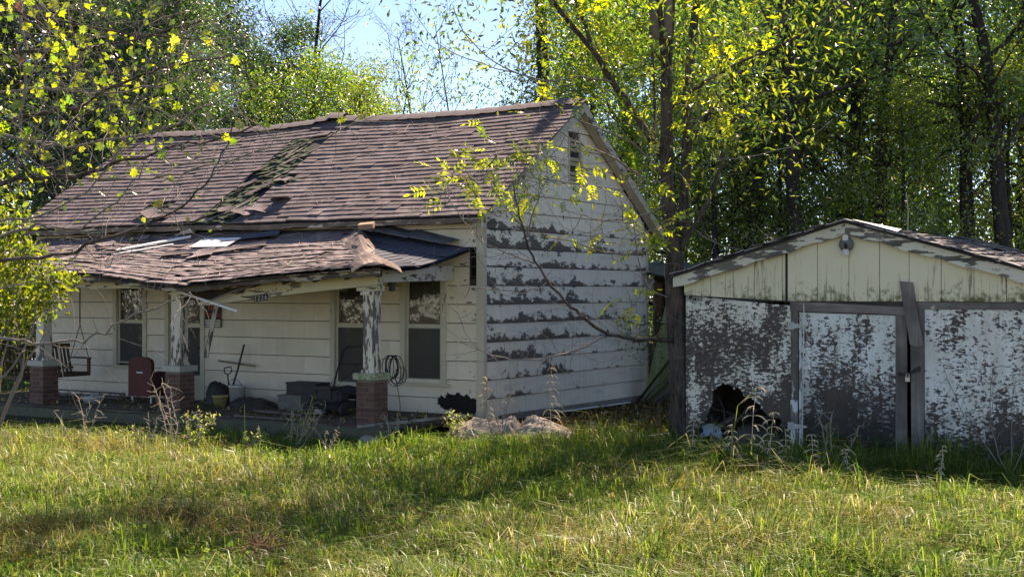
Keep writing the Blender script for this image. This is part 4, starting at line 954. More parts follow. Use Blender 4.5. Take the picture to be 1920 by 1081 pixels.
# flood lamp socket under the apex
m = MB(); m.box(GM - .035, GM + .035, -.15, -.06, 2.83, 3.0); m.build('lamp_bracket', WHITEP, ga)
m = MB(); Mx = Matrix.Rotation(R(90), 4, 'X')
m.lathe([(0, 0), (.085, 0), (.095, .03), (.09, .06), (.05, .075), (.035, .10), (0, .10)], (GM, -.07, 2.78), 16, Mx); lp = m.build('lamp_socket', plain('lamp_grey', (.15, .15, .13), .6, .4, 14), ga, True)
m = MB(); m.lathe([(.0, .0), (.038, .0), (.045, -.05), (.04, -.08), (0, -.08)], (GM, -.12, 2.72), 12); m.build('lamp_collar', WHITEP, lp)
m = MB(); m.tube([(GM, -.14, 2.80), (GM + .02, -.19, 2.77), (GM + .015, -.17, 2.73)], .018, 8); m.build('lamp_arm', BLACKM, lp)
# side and back walls, floor, dark inside
m = MB(); m.box(-.03, .03, .02, GD, -.05, 2.36).box(GW - .03, GW + .03, .02, GD, -.05, 2.36).box(.03, GW - .03, GD - .05, GD, -.05, 2.36); m.prism([(.0, 2.36), (GM, 3.0), (GW, 2.36)], GD - .05, GD); m.build('side_wall', GREY_Z, ga)
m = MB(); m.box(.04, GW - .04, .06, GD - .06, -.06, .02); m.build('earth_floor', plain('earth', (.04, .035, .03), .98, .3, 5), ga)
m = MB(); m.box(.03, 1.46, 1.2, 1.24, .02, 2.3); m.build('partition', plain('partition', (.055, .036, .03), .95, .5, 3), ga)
m = MB(); m.tube([(0, 0, 0), (.01, 0, .35), (-.02, 0, .62)], .009, 6); o = m.build('thin_post', TWIG); o.location = G.w(GM, 2.8, 3.0); tag(o, 'thin pale post rising behind the garage ridge', 'post')
# junk at the broken corner
o = thing('junk_chair', 'overturned blue grey metal seat in the broken corner of the garage', 'seat', G.w(.42, -.12, .0), G.a)
m = MB(); f = lambda u, v: (-.13 + .26 * u, -.06 + .05 * math.sin(3.14 * v), .27 + .16 * v - .05 * (2 * u - 1) ** 2); m.grid(f, 8, 6); m.grid(lambda u, v: tuple(Vector(f(1 - u, v)) + Vector((0, .015, 0))), 8, 6); m.build('seat_shell', BLUEGREY, o, True)
for x in (-.13, .12): m = MB(); m.tube([(x, -.05, .30), (x - .05, -.08, 0)], .014, 6); m.build('leg', BLUEGREY, o)
o = thing('metal_offcut', 'flat blue grey panel lying in the grass below the broken garage corner', 'panel', G.w(.68, -.3, .12), G.a + .1)
m = MB(); m.box(-.24, .24, -.13, .13, 0, .03, Matrix.Rotation(.12, 4, 'X')); m.box(-.24, .24, -.145, -.131, .0, .06); m.build('panel', BLUEGREY, o)
for k, (a, b_, mt, nm) in enumerate([((.1, .5, .2), (1.0, .1, .62), DARK_X, 'dark plank slanting inside the broken garage corner'), ((.0, -.22, .05), (.55, .35, .5), GREY_X, 'grey plank propped in the broken garage corner beside the trunk'), ((.25, -.3, .06), (1.2, .2, .12), DARK_X, 'low dark plank across the foot of the broken garage corner')]):
    stick('junk_plank', nm, G.w(*a), G.w(*b_), .12, .03, mt)
m = MB(); r_ = random.Random(8)
for k in range(46): a = Vector((r_.uniform(.15, 1.4), r_.uniform(-.12, .9), r_.uniform(.02, .3))); m.tube([a, a + Vector((r_.uniform(-.25, .25), r_.uniform(-.2, .2), r_.uniform(.05, .4))), a + Vector((r_.uniform(-.45, .45), r_.uniform(-.3, .3), r_.uniform(.05, .55)))], [.012, .009, .004], 4)
o = m.build('brush_heap', DARK_X); o.location = (G.o[0], G.o[1], 0); o.rotation_euler = (0, 0, G.a); tag(o, 'heap of dead brush filling the broken garage corner', 'brush', kind='stuff')
p = G.w(.95, .25); o = sack('debris_heap', 'dark mound of rotted debris inside the broken garage corner', 'heap', 0, 0, .55, .5, .42, DARKBOX, 21); o.location = (p.x, p.y, -.02)
# clutter on the ground
a = gnd(1192, 829); b_ = gnd(1258, 822); a.z = b_.z = .07
stick('white_plank', 'small pale plank lying in the grass in front of the tree trunk', a, b_, .12, .03, plain('pale_plank', (.5, .52, .52), .7, .2, 5))
a = gnd(1075, 772, .06); b_ = gnd(1185, 757, .06); stick('fallen_trim', 'long pale strip lying along the foot of the gable wall', H.w(.18, 2.2, .1), H.w(.22, 4.9, .08), .06, .02, WHITEW)
t = NT('tarp_canvas', .95); n = t.noise(t.map((2, 7, 7)), 3, 6, .6); n2 = t.noise(t.P, 30, 4)
TARP = t.col(t.mix(n2, t.mix(n, (.20, .175, .15), (.34, .31, .28)), (.24, .20, .16))); t.bump(n, .9, .03)
def tarp(u, v):
    x = (u - .5) * 1.95; y = (v - .5) * 1.0; e = max(0, 1 - (2 * u - 1) ** 4) * max(0, 1 - (2 * v - 1) ** 2)
    fold = .10 * mnoise.noise(Vector((x * 1.6, y * 4, 0))) + .05 * mnoise.noise(Vector((x * 6, y * 9, 3))) - .05 * abs(mnoise.noise(Vector((x * 3 + y * 4, y * 5 - x, 5)))) - .05 * abs(mnoise.noise(Vector((x * 9 - y * 7, y * 12, 6)))) + .015 * mnoise.noise(Vector((x * 24, y * 30, 2)))
    return (x + .08 * mnoise.noise(Vector((x * 2, y * 3, 7))), y + .1 * mnoise.noise(Vector((x * 2, y * 2, 9))), -.03 + e * (.30 + fold - .12 * math.exp(-((x - .18) / .08) ** 2)))
m = MB(); m.grid(tarp, 110, 60); o = m.build('canvas_tarp', TARP, None, True); o.location = (-.02, 20.35, .05); o.rotation_euler = (0, 0, -.15); tag(o, 'crumpled grey canvas tarp lying on the ground off the house corner', 'tarp')
o = sack('field_stone', 'pale stone at the foot of the right porch pedestal', 'stone', -.3, -2.6, .2, .12, .1, CONC, 9); o.location.z = .0

# ------------------------------------------------------------------ vegetation builders
def jitter(cols, idx, rng, amt=.25):
    c = np.asarray(cols, np.float32)[idx]; return np.clip(c * (1 + amt * (rng.random((len(idx), 1)) - .5) * 2), 0, 1)
def leaves(name, P, L, cols, mat, rng, wid=.42, droop=-.25, fold=.12, D=None):
    n = len(P); d = rng.normal(size=(n, 3)) if D is None else D + rng.normal(size=(n, 3)) * .45
    d[:, 2] += droop; d /= np.linalg.norm(d, axis=1, keepdims=True)
    r = rng.normal(size=(n, 3)) * .8; r[:, 2] += .9; s_ = np.cross(d, r); s_ /= np.linalg.norm(s_, axis=1, keepdims=True) + 1e-9; nn = np.cross(s_, d)
    L = (np.ones(n) * L * (0.7 + .6 * rng.random(n)))[:, None]
    V = np.empty((n, 4, 3), np.float32); V[:, 0] = P; V[:, 2] = P + d * L
    V[:, 1] = P + d * L * .42 - s_ * L * wid * .5 + nn * L * fold; V[:, 3] = P + d * L * .42 + s_ * L * wid * .5 + nn * L * fold
    b_ = (np.arange(n) * 4)[:, None]; Fc = np.concatenate([b_ + np.array([[0, 1, 2]]), b_ + np.array([[0, 2, 3]])])
    return fastmesh(name, V.reshape(-1, 3), Fc, np.repeat(cols, 4, axis=0), mat)
def wander(rng, p, d, L, n, wob, up):
    pts = [Vector(p)]; d = Vector(d).normalized()
    for i in range(n):
        d = (d + Vector(rng.normal(size=3) * wob) + Vector((0, 0, up))).normalized(); pts.append(pts[-1] + d * (L / n))
    return pts
def tree_meshes(seed, h, r0, clear, spread, nl, nleaf, leaf, cols, sig=.35, sides=6, twist=.05, leafmat=None, sub=4, up=.08, bare=0.0, barkm=None, wid=.42):
    rng = np.random.default_rng(seed); m = MB()
    tr_ = wander(rng, (0, 0, -.1), (rng.normal() * .04, rng.normal() * .04, 1), h, 12, twist, .03)
    rr = [r0 * (1.25 if i == 0 else 1) * (1 - .88 * (i / 12)) for i in range(13)]; m.tube(tr_, rr, sides + 2)
    L_ = []
    for k in range(nl):
        f = clear + (1 - clear) * (k + rng.random() * .6) / nl; i = min(11, int(f * 12)); q = tr_[i].lerp(tr_[i + 1], f * 12 - i)
        a = k * 2.4 + rng.random() * .8; el = .25 + .9 * f * rng.random(); ll = spread * (1.1 - .62 * max(0, (f - clear) / (1 - clear))) * (.6 + .6 * rng.random())
        d = (math.cos(a) * math.cos(el), math.sin(a) * math.cos(el), math.sin(el))
        lp = wander(rng, q, d, ll, 6, .16, up); rb = max(.012, rr[i] * .42); m.tube(lp, [rb * (1 - .85 * j / 6) for j in range(7)], max(4, sides - 1), False)
        for s_ in range(sub):
            j = 2 + int(rng.random() * 5) if s_ else 6; q2 = lp[min(j, 6)]; d2 = (lp[min(j, 6)] - lp[min(j, 6) - 1]).normalized() + Vector(rng.normal(size=3) * .75)
            sp_ = wander(rng, q2, d2, ll * (.25 + .3 * rng.random()), 4, .22, .05); m.tube(sp_, [rb * .35 * (1 - .8 * jj / 4) + .003 for jj in range(5)], 3, False)
            L_ += sp_[1:]
            if bare:
                for s3 in range(3):
                    d3 = (sp_[2] - sp_[1]).normalized() + Vector(rng.normal(size=3) * .8); s3p = wander(rng, sp_[1 + s3], d3, ll * .2, 3, .2, .1); m.tube(s3p, [.007, .006, .005, .003], 3, False)
    tm = m.mesh('trunk', barkm or BARKD, True)
    A = np.array([tuple(v) for v in L_], np.float32)
    keepc = rng.random(len(A)) < .85; A = A[keepc] if keepc.sum() > 5 else A
    ci = rng.integers(0, len(A), nleaf); P = A[ci] + rng.normal(size=(nleaf, 3)) * sig * np.array([1, 1, .75])
    tint = rng.random(len(A)); idx = np.clip(((tint[ci] * .7 + rng.random(nleaf) * .5) * len(cols) / 1.2).astype(int), 0, len(cols) - 1)
    return tm, leaves('crown', P, leaf, jitter(cols, idx, rng), leafmat or LEAF, rng, wid)
def tree(name, label, meshes, x, y, sc=1.0, rz=0.0, group='trees of the wood behind the buildings', cat='tree', z=0, hs=1.0):
    o = thing(name, label, cat, (x, y, z), rz, group); o.scale = (sc, sc, sc * hs)
    link('trunk', meshes[0], o)
    if meshes[1]: link('crown', meshes[1], o)
    return o
GREENS = [(.022, .048, .022), (.034, .072, .028), (.055, .105, .032), (.085, .15, .038), (.135, .20, .04), (.22, .26, .04)]
DARKS = [(.011, .022, .012), (.018, .034, .015), (.028, .05, .018), (.045, .08, .024), (.09, .14, .03)]
YELLOWS = [(.06, .095, .018), (.09, .145, .022), (.13, .185, .025), (.18, .21, .025), (.23, .24, .03)]
TA = tree_meshes(1, 12.5, .20, .22, 3.6, 24, 30000, .115, GREENS, sig=.3)
TB = tree_meshes(2, 14.0, .24, .18, 4.0, 26, 31000, .115, GREENS[:5], sig=.3)
TC = tree_meshes(3, 8.5, .12, .15, 2.6, 22, 15000, .10, YELLOWS, sig=.3)
TD = tree_meshes(4, 13.0, .26, .25, 4.2, 26, 34000, .135, DARKS, sig=.4, twist=.09)
TG = tree_meshes(7, 13.5, .19, .34, 3.2, 16, 7500, .12, GREENS[1:], sig=.28, twist=.05)
TE = tree_meshes(5, 7.5, .06, .35, 1.4, 14, 900, .11, YELLOWS[:4], sig=.25, sub=3)
TF = tree_meshes(6, 12.5, .15, .34, 3.4, 18, 260, .10, GREENS[:4], sig=.2, sub=6, up=.22, bare=1, twist=.10)
X = lambda px, Y: (px - CX) / F * Y
wood_list = [  # kind, px, Y, scale, rz, label
 (TG, 1498, 27, 1.0, .3, 'tall tree rising straight above the garage left slope'), (TA, 1405, 33, 1.0, 1.4, 'tree behind the twin trunk, right of the house gable'),
 (TA, 1610, 31, 1.05, 2.2, 'tree standing directly behind the garage ridge'), (TB, 1700, 34, 1.0, 3.3, 'dense tree behind the garage right slope'),
 (TG, 1822, 27, 1.0, 4.1, 'dark trunked tree near the right edge behind the garage'), (TA, 1915, 31, 1.1, 5.2, 'tree at the right edge of the picture'),
 (TG, 1392, 28, .95, 2.0, 'slender trunk rising between the gable and the garage, behind the twin trunk'), (TG, 1900, 26.5, 1.05, 5.0, 'dark slender trunk close to the right edge behind the garage'), (TG, 1640, 28, .92, 1.1, 'slender trunk behind the garage roof just right of its ridge'),
 (TD, 1760, 40, 1.1, .8, 'dark tree deep in the wood right of the ridge'), (TB, 1560, 39, 1.1, 1.9, 'dark green tree deep in the wood behind the garage'),
 (TA, 1330, 38, 1.1, 2.9, 'tree deep in the wood between gable and twin trunk'), (TC, 1230, 32, 1.15, .4, 'yellow green tree behind the gable apex'),
 (TC, 1135, 33, 1.12, 3.7, 'yellow green tree rising over the right end of the ridge'), (TC, 1060, 36, 1.05, 1.2, 'yellow tipped tree over the roof ridge near the vine snag'),
 (TA, 1200, 40, 1.0, 4.6, 'tall tree behind the gable apex, deeper in the wood'), (TB, 2030, 35, 1.05, .9, 'tree just beyond the right edge'),
 (TC, 1350, 28, .85, 5.5, 'low bushy tree between house and garage'), (TC, 1460, 27.5, .75, 2.6, 'low bushy tree close behind the garage left slope'), (TC, 1720, 27, .72, 4.4, 'low bushy tree close behind the garage right slope'),
 (TC, 1860, 27.5, .8, 1.0, 'low bushy tree at the right edge behind the garage'),
 (TD, 300, 37, .95, .5, 'big dark oak over the left end of the ridge'), (TD, 140, 40, 1.05, 2.4, 'dark oak behind the left gable end'), (TD, 90, 37, 1.0, 4.0, 'dark tree at the left edge behind the maple branches'),
 (TD, 290, 46, 1.0, 1.1, 'dark tree deep behind the left end of the house'), (TB, -60, 42, 1.1, 3.0, 'tree beyond the left edge'), (TD, 180, 33, .75, 5.0, 'dark bushy tree beside the left roof corner'),
 (TC, 560, 38, .98, .7, 'light green tree over the middle of the ridge'), (TC, 655, 40, 1.0, 2.0, 'light green tree at the foot of the bare tree'), (TC, 735, 42, .92, 3.6, 'low light green tree right of the bare tree'),
 (TD, 430, 41, .74, 5.1, 'dark green tree right of the big oak, low over the ridge'), (TD, 330, 36, .62, 1.7, 'low dark tree in front of the big oak over the left ridge end')]
for k, (ms, px, Y, sc, rz, lab) in enumerate(wood_list):
    nm = {id(TA): 'broadleaf_tree', id(TB): 'tall_tree', id(TC): 'young_tree', id(TD): 'oak_tree', id(TG): 'slender_tree'}[id(ms)]
    tree(nm, lab, ms, X(px, Y), Y, sc, rz)
tree('bare_tree', 'thin bare tree left of the main leafless tree above the ridge', TF, X(562, 45), 45, .85, 2.9)
tree('bare_tree', 'thin bare tree right of the main leafless tree above the ridge', TF, X(742, 46), 46, .88, 4.4)
tree('bare_tree', 'nearly leafless tree standing against the blue sky above the ridge', TF, X(640, 41), 41, 1.05, .6)
for px, Y, sc, rz, hs, lab in ((868, 36, 1.0, .3, 1.25, 'tallest thin sapling against the sky above the ridge'), (712, 37, .95, 2.0, 1.2, 'thin sapling left of the tallest one above the ridge'), (1072, 37, 1.0, 4.2, 1.1, 'thin sapling in front of the small cloud'), (800, 38, .9, 5.0, 1.1, 'small sapling between the two thin ones above the ridge'), (950, 39, .95, 1.0, 1.0, 'low sapling just right of the tallest sapling')):
    tree('sapling', lab, TE, X(px, Y), Y, sc, rz, 'saplings against the sky', hs=hs)
# vine clad snag, and a dead pole added to shade the right roof end
def snag(label, x, y, h, r0, vines, seed):
    rng = np.random.default_rng(seed); o = thing('dead_trunk', label, 'tree', (x, y, 0), 0, 'trees of the wood behind the buildings')
    pts = wander(rng, (0, 0, -.1), (0, 0, 1), h, 10, .025 if vines else .003, .02); m = MB(); m.tube(pts, [r0 * (1 - .35 * i / 10) for i in range(11)], 9); m.build('trunk', BARKD, o, True)
    if vines:
        A = np.array([tuple(p) for p in pts[4:]]); n = 2600; ci = rng.integers(0, len(A) - 1, n); f_ = rng.random((n, 1)); P = A[ci] * (1 - f_) + A[ci + 1] * f_ + rng.normal(size=(n, 3)) * np.array([.28, .28, .3])
        link('ivy', leaves('ivy', P, .11, jitter(DARKS, rng.integers(0, 5, n), rng), LEAF, rng), o)
        v = MB()
        for k in range(26):
            a = rng.random() * 6.28; z = rng.uniform(5.5, h); p = Vector((math.cos(a) * .35, math.sin(a) * .35, z)); v.tube(wander(rng, p, (math.cos(a) * .3, math.sin(a) * .3, -1), rng.uniform(.8, 2.2), 5, .2, 0), .008, 3, False)
        tag(v.build('vines', TWIG, o), kind='stuff')
snag('vine hung dark snag beside the small cloud above the ridge', X(1032, 34), 34, 10.2, .2, True, 5)
p = H.w(-.45, 12.2); snag('straight dead trunk added to shade the roof end, deep behind the gable right of the twin trunk', p.x, p.y, 17.4, .25, False, 6)
# far wood and undergrowth: leaf masses nobody could count
rng = np.random.default_rng(21)
def mass(name, label, n, fn, leaf, cols, cat='foliage'):
    P = fn(n); idx = rng.integers(0, len(cols), len(P)); o = link(name, leaves(name, P, leaf, jitter(cols, idx, rng), LEAF, rng)); return tag(o, label, cat, kind='stuff')
def far(n):
    nb = 900; bx = rng.uniform(-26, 38, nb); by = rng.uniform(47, 56, nb); px_ = bx / by * F + CX
    top = np.interp(px_, [-400, 100, 480, 560, 760, 1000, 1080, 1200, 2300], [13, 13, 12, 8.5, 7.0, 6.6, 8.5, 14, 15]); bz = rng.random(nb) ** .85 * top
    c = rng.integers(0, nb, n); return np.stack([bx[c], by[c], bz[c]], 1) + rng.normal(size=(n, 3)) * .62
mass('far_wood', 'dense far wood closing the view behind the nearer trees', 62000, far, .26, DARKS + GREENS[1:5])
def under(n):
    nb = 620; bx = rng.uniform(-22, 20, nb); by = rng.uniform(28.5, 44, nb); bz = rng.random(nb) ** 1.1 * 4.6
    keep_ = ~((bx < 4) & (by < 32 - .6 * bx * (bx < 0))); bx, by, bz = bx[keep_], by[keep_], bz[keep_]
    c = rng.integers(0, len(bx), n); return np.stack([bx[c], by[c], bz[c]], 1) + rng.normal(size=(n, 3)) * .5
mass('undergrowth', 'tangled green undergrowth between the tree trunks behind the buildings', 90000, under, .14, GREENS[:5] + YELLOWS[:1])

# ------------------------------------------------------------------ twin trunk tree in front (compound leaves)
def spline(P, n=4):
    out = []
    for i in range(len(P) - 1):
        p0 = P[max(i - 1, 0)]; p1 = P[i]; p2 = P[i + 1]; p3 = P[min(i + 2, len(P) - 1)]
        for k in range(n):
            t_ = k / n; out.append(.5 * ((2 * p1) + (p2 - p0) * t_ + (2 * p0 - 5 * p1 + 4 * p2 - p3) * t_ ** 2 + (3 * p1 - p0 - 3 * p2 + p3) * t_ ** 3))
    out.append(P[-1]); return out
class Hero:
    def __init__(s, o, seed): s.o = o; s.base = Vector(o.location); s.rng = np.random.default_rng(seed); s.pts = []; s.mb = MB()
    def limb(s, rows, r0, r1, sides=7, build=None, mat=None, n=4, part='limb', scatter=0.0):
        P = spline([at(a, b_, c) for a, b_, c in rows], n); P = [p + Vector(s.rng.normal(size=3) * scatter) for p in P]; m_ = len(P) - 1
        rad = [r0 + (r1 - r0) * (i / m_) ** .8 for i in range(m_ + 1)]
        m = MB(); m.tube([p - s.base for p in P], rad, sides); m.build(part, mat, s.o, True)
        s.pts += [(p, rad[i]) for i, p in enumerate(P) if i > 1]; return P
    def twig(s, p, d, L, r, up=.05, wob=.2, n=5):
        P = wander(s.rng, p, d, L, n, wob, up); s.mb.tube([q - s.base for q in P], [r * (1 - .75 * i / n) for i in range(n + 1)], 4, False); return P
    def to(s, target, r=.008, wobble=.06):
        q, rq = min(s.pts, key=lambda a: (a[0] - target).length + (0 if a[1] < .04 else .25)); n = 7; d = target - q
        P = [q + d * (i / n) + Vector(s.rng.normal(size=3) * wobble * d.length * math.sin(math.pi * i / n) * .4) + Vector((0, 0, -.10 * d.length * math.sin(math.pi * i / n))) for i in range(n + 1)]
        s.mb.tube([p - s.base for p in P], [r * (1.2 - .7 * i / n) for i in range(n + 1)], 4, False); s.pts += [(p, r) for p in P[3:]]; return P
TW = plain('grey_twig', (.20, .175, .15), .9, .35, 9)
TY = 18.75
hb = Vector((X(1278, TY), TY, 0))
ht = thing('ash_tree', 'twin trunked tree with yellow green compound leaves standing between house and garage', 'tree', tuple(hb)); HT = Hero(ht, 3)
m = MB()
base_pts = spline([hb + Vector((.01, 0, -.1)), hb + Vector((0, 0, .1)), at(1274, 700, TY), at(1268, 600, TY), at(1265, 520, TY), at(1266, 470, TY)], 5)
rb_ = [.25, .21, .178, .165, .158] + [.152 - .0016 * i for i in range(len(base_pts) - 5)]
bm = MB(); ns = 18
rr_ = random.Random(2)
bm.tube([p - hb for p in base_pts], rb_, ns)
for i, v in enumerate(bm.v):
    a_ = (i % ns); bm.v[i] = tuple(Vector(v) + Vector((math.cos(a_ * 2.1), math.sin(a_ * 2.1), 0)) * .006 * math.sin(a_ * 1.7 + i * .02))
bm.build('trunk', BARK, ht, True); HT.pts += [(p, .17) for p in base_pts[6:]]
A0 = HT.limb([(1266, 500, TY), (1254, 400, TY), (1250, 300, TY - .05), (1250, 200, TY - .1), (1250, 128, TY - .1)], .105, .075, 14, mat=BARK, part='trunk')
HT.limb([(1250, 140, TY - .1), (1243, 80, TY - .15), (1233, 0, TY - .2), (1220, -120, TY - .3)], .062, .045, 10, mat=BARK, part='trunk')
HT.limb([(1251, 140, TY - .1), (1257, 60, TY), (1262, -60, TY + .1), (1268, -160, TY + .1)], .06, .045, 10, mat=BARK, part='trunk')
HT.limb([(1268, 500, TY + .02), (1281, 400, TY + .15), (1287, 300, TY + .25), (1289, 180, TY + .3), (1297, 90, TY + .35), (1304, 20, TY + .4)], .088, .056, 12, mat=BARK, part='trunk')
HT.limb([(1304, 24, TY + .4), (1300, -120, TY + .4)], .042, .03, 8, mat=BARK, part='trunk'); HT.limb([(1303, 26, TY + .4), (1330, -60, TY + .5)], .04, .03, 8, mat=BARK, part='trunk')
br = [([(1248, 300, TY), (1236, 287, TY), (1193, 218, TY - .3), (1146, 151, TY - .6), (1115, 101, TY - .8), (1077, 54, TY - .9), (1030, -10, TY - 1)], .062, .03),
 ([(1115, 101, TY - .8), (1098, 50, TY - .7), (1075, -10, TY - .6)], .03, .02), ([(1225, 270, TY - .1), (1228, 180, TY + .4), (1222, 80, TY + .6), (1215, -20, TY + .8)], .03, .018),
 ([(1290, 262, TY + .3), (1345, 198, TY + .5), (1387, 136, TY + .8), (1446, 78, TY + 1), (1485, -10, TY + 1.2)], .055, .03), ([(1387, 136, TY + .8), (1420, 100, TY + .9), (1440, 30, TY + 1), (1450, -20, TY + 1)], .03, .02),
 ([(1255, 205, TY), (1300, 170, TY - .3), (1345, 140, TY - .6), (1400, 112, TY - .8), (1470, 82, TY - 1), (1540, 40, TY - 1.1), (1600, -10, TY - 1.2)], .028, .012),
 ([(1275, 470, TY), (1305, 415, TY - .1), (1335, 360, TY - .2), (1352, 300, TY - .2), (1362, 245, TY - .2), (1400, 205, TY - .2), (1450, 165, TY - .2)], .042, .012),
 ([(1262, 637, TY - .1), (1215, 637, TY - .3), (1170, 632, TY - .6), (1130, 622, TY - .8), (1095, 595, TY - .9), (1060, 565, TY - 1), (1010, 505, TY - 1.1), (988, 455, TY - 1.1), (975, 405, TY - 1.1), (962, 345, TY - 1.1)], .034, .009),
 ([(1140, 628, TY - .75), (1100, 648, TY - .9), (1055, 664, TY - 1), (1000, 674, TY - 1.1), (945, 670, TY - 1.2), (900, 655, TY - 1.3), (872, 620, TY - 1.3), (862, 590, TY - 1.3)], .016, .004),
 ([(1280, 650, TY), (1330, 615, TY - .2), (1400, 560, TY - .5), (1440, 520, TY - .6), (1475, 480, TY - .6), (1500, 430, TY - .6)], .028, .008),
 ([(1000, 492, TY - 1.1), (960, 478, TY - 1.2), (905, 452, TY - 1.3), (870, 415, TY - 1.4), (845, 375, TY - 1.4)], .011, .004), ([(1028, 528, TY - 1.05), (985, 548, TY - 1.2), (945, 545, TY - 1.3), (880, 538, TY - 1.3), (800, 520, TY - 1.3)], .009, .003),
 ([(985, 450, TY - 1.1), (1000, 400, TY - 1), (1018, 350, TY - 1), (1030, 300, TY - 1)], .013, .004), ([(975, 420, TY - 1.1), (940, 380, TY - 1.2), (915, 330, TY - 1.2), (930, 290, TY - 1.2)], .009, .003),
 ([(1265, 440, TY), (1215, 470, TY - .3), (1150, 475, TY - .6), (1080, 455, TY - .8), (1020, 440, TY - .9), (960, 410, TY - 1)], .016, .005), ([(1256, 380, TY), (1200, 405, TY - .3), (1130, 412, TY - .5), (1060, 395, TY - .6)], .014, .004),
 ([(1262, 560, TY), (1215, 540, TY - .3), (1200, 500, TY - .5), (1190, 440, TY - .6), (1180, 370, TY - .6), (1165, 330, TY - .6)], .012, .004),
 ([(1200, 330, TY), (1140, 290, TY - .3), (1080, 265, TY - .5), (1010, 215, TY - .6)], .018, .005), ([(1246, 330, TY), (1190, 270, TY - .4), (1110, 235, TY - .8), (1040, 205, TY - 1.0)], .02, .006),
 ([(1150, 155, TY - .6), (1090, 145, TY - 1), (1020, 152, TY - 1.2), (930, 118, TY - 1.3), (870, 60, TY - 1.4), (850, 10, TY - 1.4)], .016, .005), ([(1020, 152, TY - 1.2), (900, 118, TY - 1.3), (820, 80, TY - 1.4), (770, 10, TY - 1.5)], .01, .003),
 ([(1300, 560, TY), (1330, 572, TY - .2), (1390, 575, TY - .4), (1440, 555, TY - .5), (1480, 530, TY - .5)], .008, .003), ([(1290, 420, TY + .1), (1340, 455, TY - .1), (1420, 470, TY - .2), (1490, 440, TY - .3)], .012, .004),
 ([(1300, 660, TY - .2), (1360, 650, TY - .5), (1440, 640, TY - .7), (1520, 655, TY - .8), (1590, 640, TY - .9)], .008, .002), ([(1345, 300, TY - .2), (1420, 290, TY - .4), (1500, 270, TY - .5), (1560, 225, TY - .5)], .01, .003)]
for rows, r0, r1 in br: HT.limb(rows, r0, r1, 7 if r0 > .02 else 5, mat=BARK if r0 > .02 else TW, part='limb' if r0 > .02 else 'branch', scatter=.008)
up_ = []
HT.mb.tube([Vector((.52, TY - 1, 5.9)) - hb, Vector((.1, TY - 1, 6.9)) - hb, Vector((-.8, TY - 1, 8.6)) - hb], [.03, .025, .008], 6)
for k in range(34):                            # the crown above the picture, which dapples the lawn
    z_ = 6.6 + 3.2 * (k % 16) / 16; a = k * 2.4; p = Vector((2.0 + .1 * math.sin(k), TY - .1, z_)) if k < 16 else Vector((.55 - .085 * (k - 16), TY - 1.0, 6.2 + .14 * (k - 16))); P = wander(HT.rng, p, (math.cos(a), math.sin(a) * .8, .45), 2.6 * (1 - .3 * (k % 16) / 16), 6, .14, .02)
    HT.mb.tube([q - hb for q in P], [.03, .026, .022, .018, .013, .009, .005], 5, False); up_ += P[2:]
for dx_ in (-.35, .2): HT.mb.tube([Vector((2.05 + dx_ * .3, TY - .2, 5.6)) - hb, Vector((2.0 + dx_ * .6, TY - .15, 7.6)) - hb, Vector((1.95 + dx_, TY - .1, 9.9)) - hb], [.065, .05, .012], 7)
# a pinnate leaf: a thin stalk carrying pairs of leaflets
def pinnate(seed, pairs, L, cols):
    r = random.Random(seed); V = []; Fc = []; cl = []
    def leaflet(b_, d, l, w):
        d = d.normalized(); s_ = d.cross(Vector((r.uniform(-.3, .3), r.uniform(-.3, .3), 1))).normalized(); n_ = s_.cross(d); i = len(V)
        V.extend([b_, b_ + d * l * .3 - s_ * w + n_ * w * .3, b_ + d * l * .65 - s_ * w * .85 + n_ * w * .2, b_ + d * l, b_ + d * l * .65 + s_ * w * .85 + n_ * w * .2, b_ + d * l * .3 + s_ * w + n_ * w * .3])
        Fc.extend([(i, i+1, i+5), (i+1, i+2, i+5), (i+2, i+4, i+5), (i+2, i+3, i+4)]); c = r.choice(cols); k = r.uniform(.8, 1.2); cl.extend([[q * k for q in c]] * 6)
    bend = r.uniform(.2, .6); P = lambda t_: Vector((L * t_, .06 * L * math.sin(t_ * 3 + seed), -bend * L * t_ * t_ * .6))
    i = len(V); V.extend([P(0), P(0) + Vector((0, .004, .003)), P(.5), P(.5) + Vector((0, .004, .003)), P(1), P(1) + Vector((0, .003, .002))]); Fc.extend([(i, i+2, i+3), (i, i+3, i+1), (i+2, i+4, i+5), (i+2, i+5, i+3)]); cl.extend([[.16, .15, .05]] * 6)
    for k in range(pairs):
        t_ = .3 + .6 * k / pairs; b_ = P(t_); l = L * .36 * (1 - .15 * k / pairs)
        for s_ in (-1, 1): leaflet(b_, Vector((.45, s_, -.25 + r.uniform(-.25, .15))), l * r.uniform(.8, 1.15), l * .17)
    leaflet(P(1), P(1) - P(.9), L * .36, L * .06)
    return fastmesh('leaf', np.array([tuple(v) for v in V]), np.array(Fc), np.array(cl, np.float32), LEAFY)
LY = [(.22, .25, .03), (.30, .31, .03), (.38, .36, .03), (.44, .40, .035)]; LG = [(.09, .13, .025), (.13, .17, .03), (.18, .20, .03)]
pin = [pinnate(k, 3 + k % 3, .30 + .03 * (k % 3), LY) for k in range(5)]; ping = [pinnate(20 + k, 4, .30, LG + LY[:1]) for k in range(4)]
count = 0
def leaf_at(H_, me, p, d, sc):
    global count
    q = Vector(d).to_track_quat('X', 'Z').to_matrix().to_4x4() @ Matrix.Rotation(rnd.uniform(-1, 1), 4, 'X')
    link('leaf', me, H_.o, mat4=Matrix.Translation(p - H_.base) @ q @ Matrix.Scale(sc, 4)); count += 1
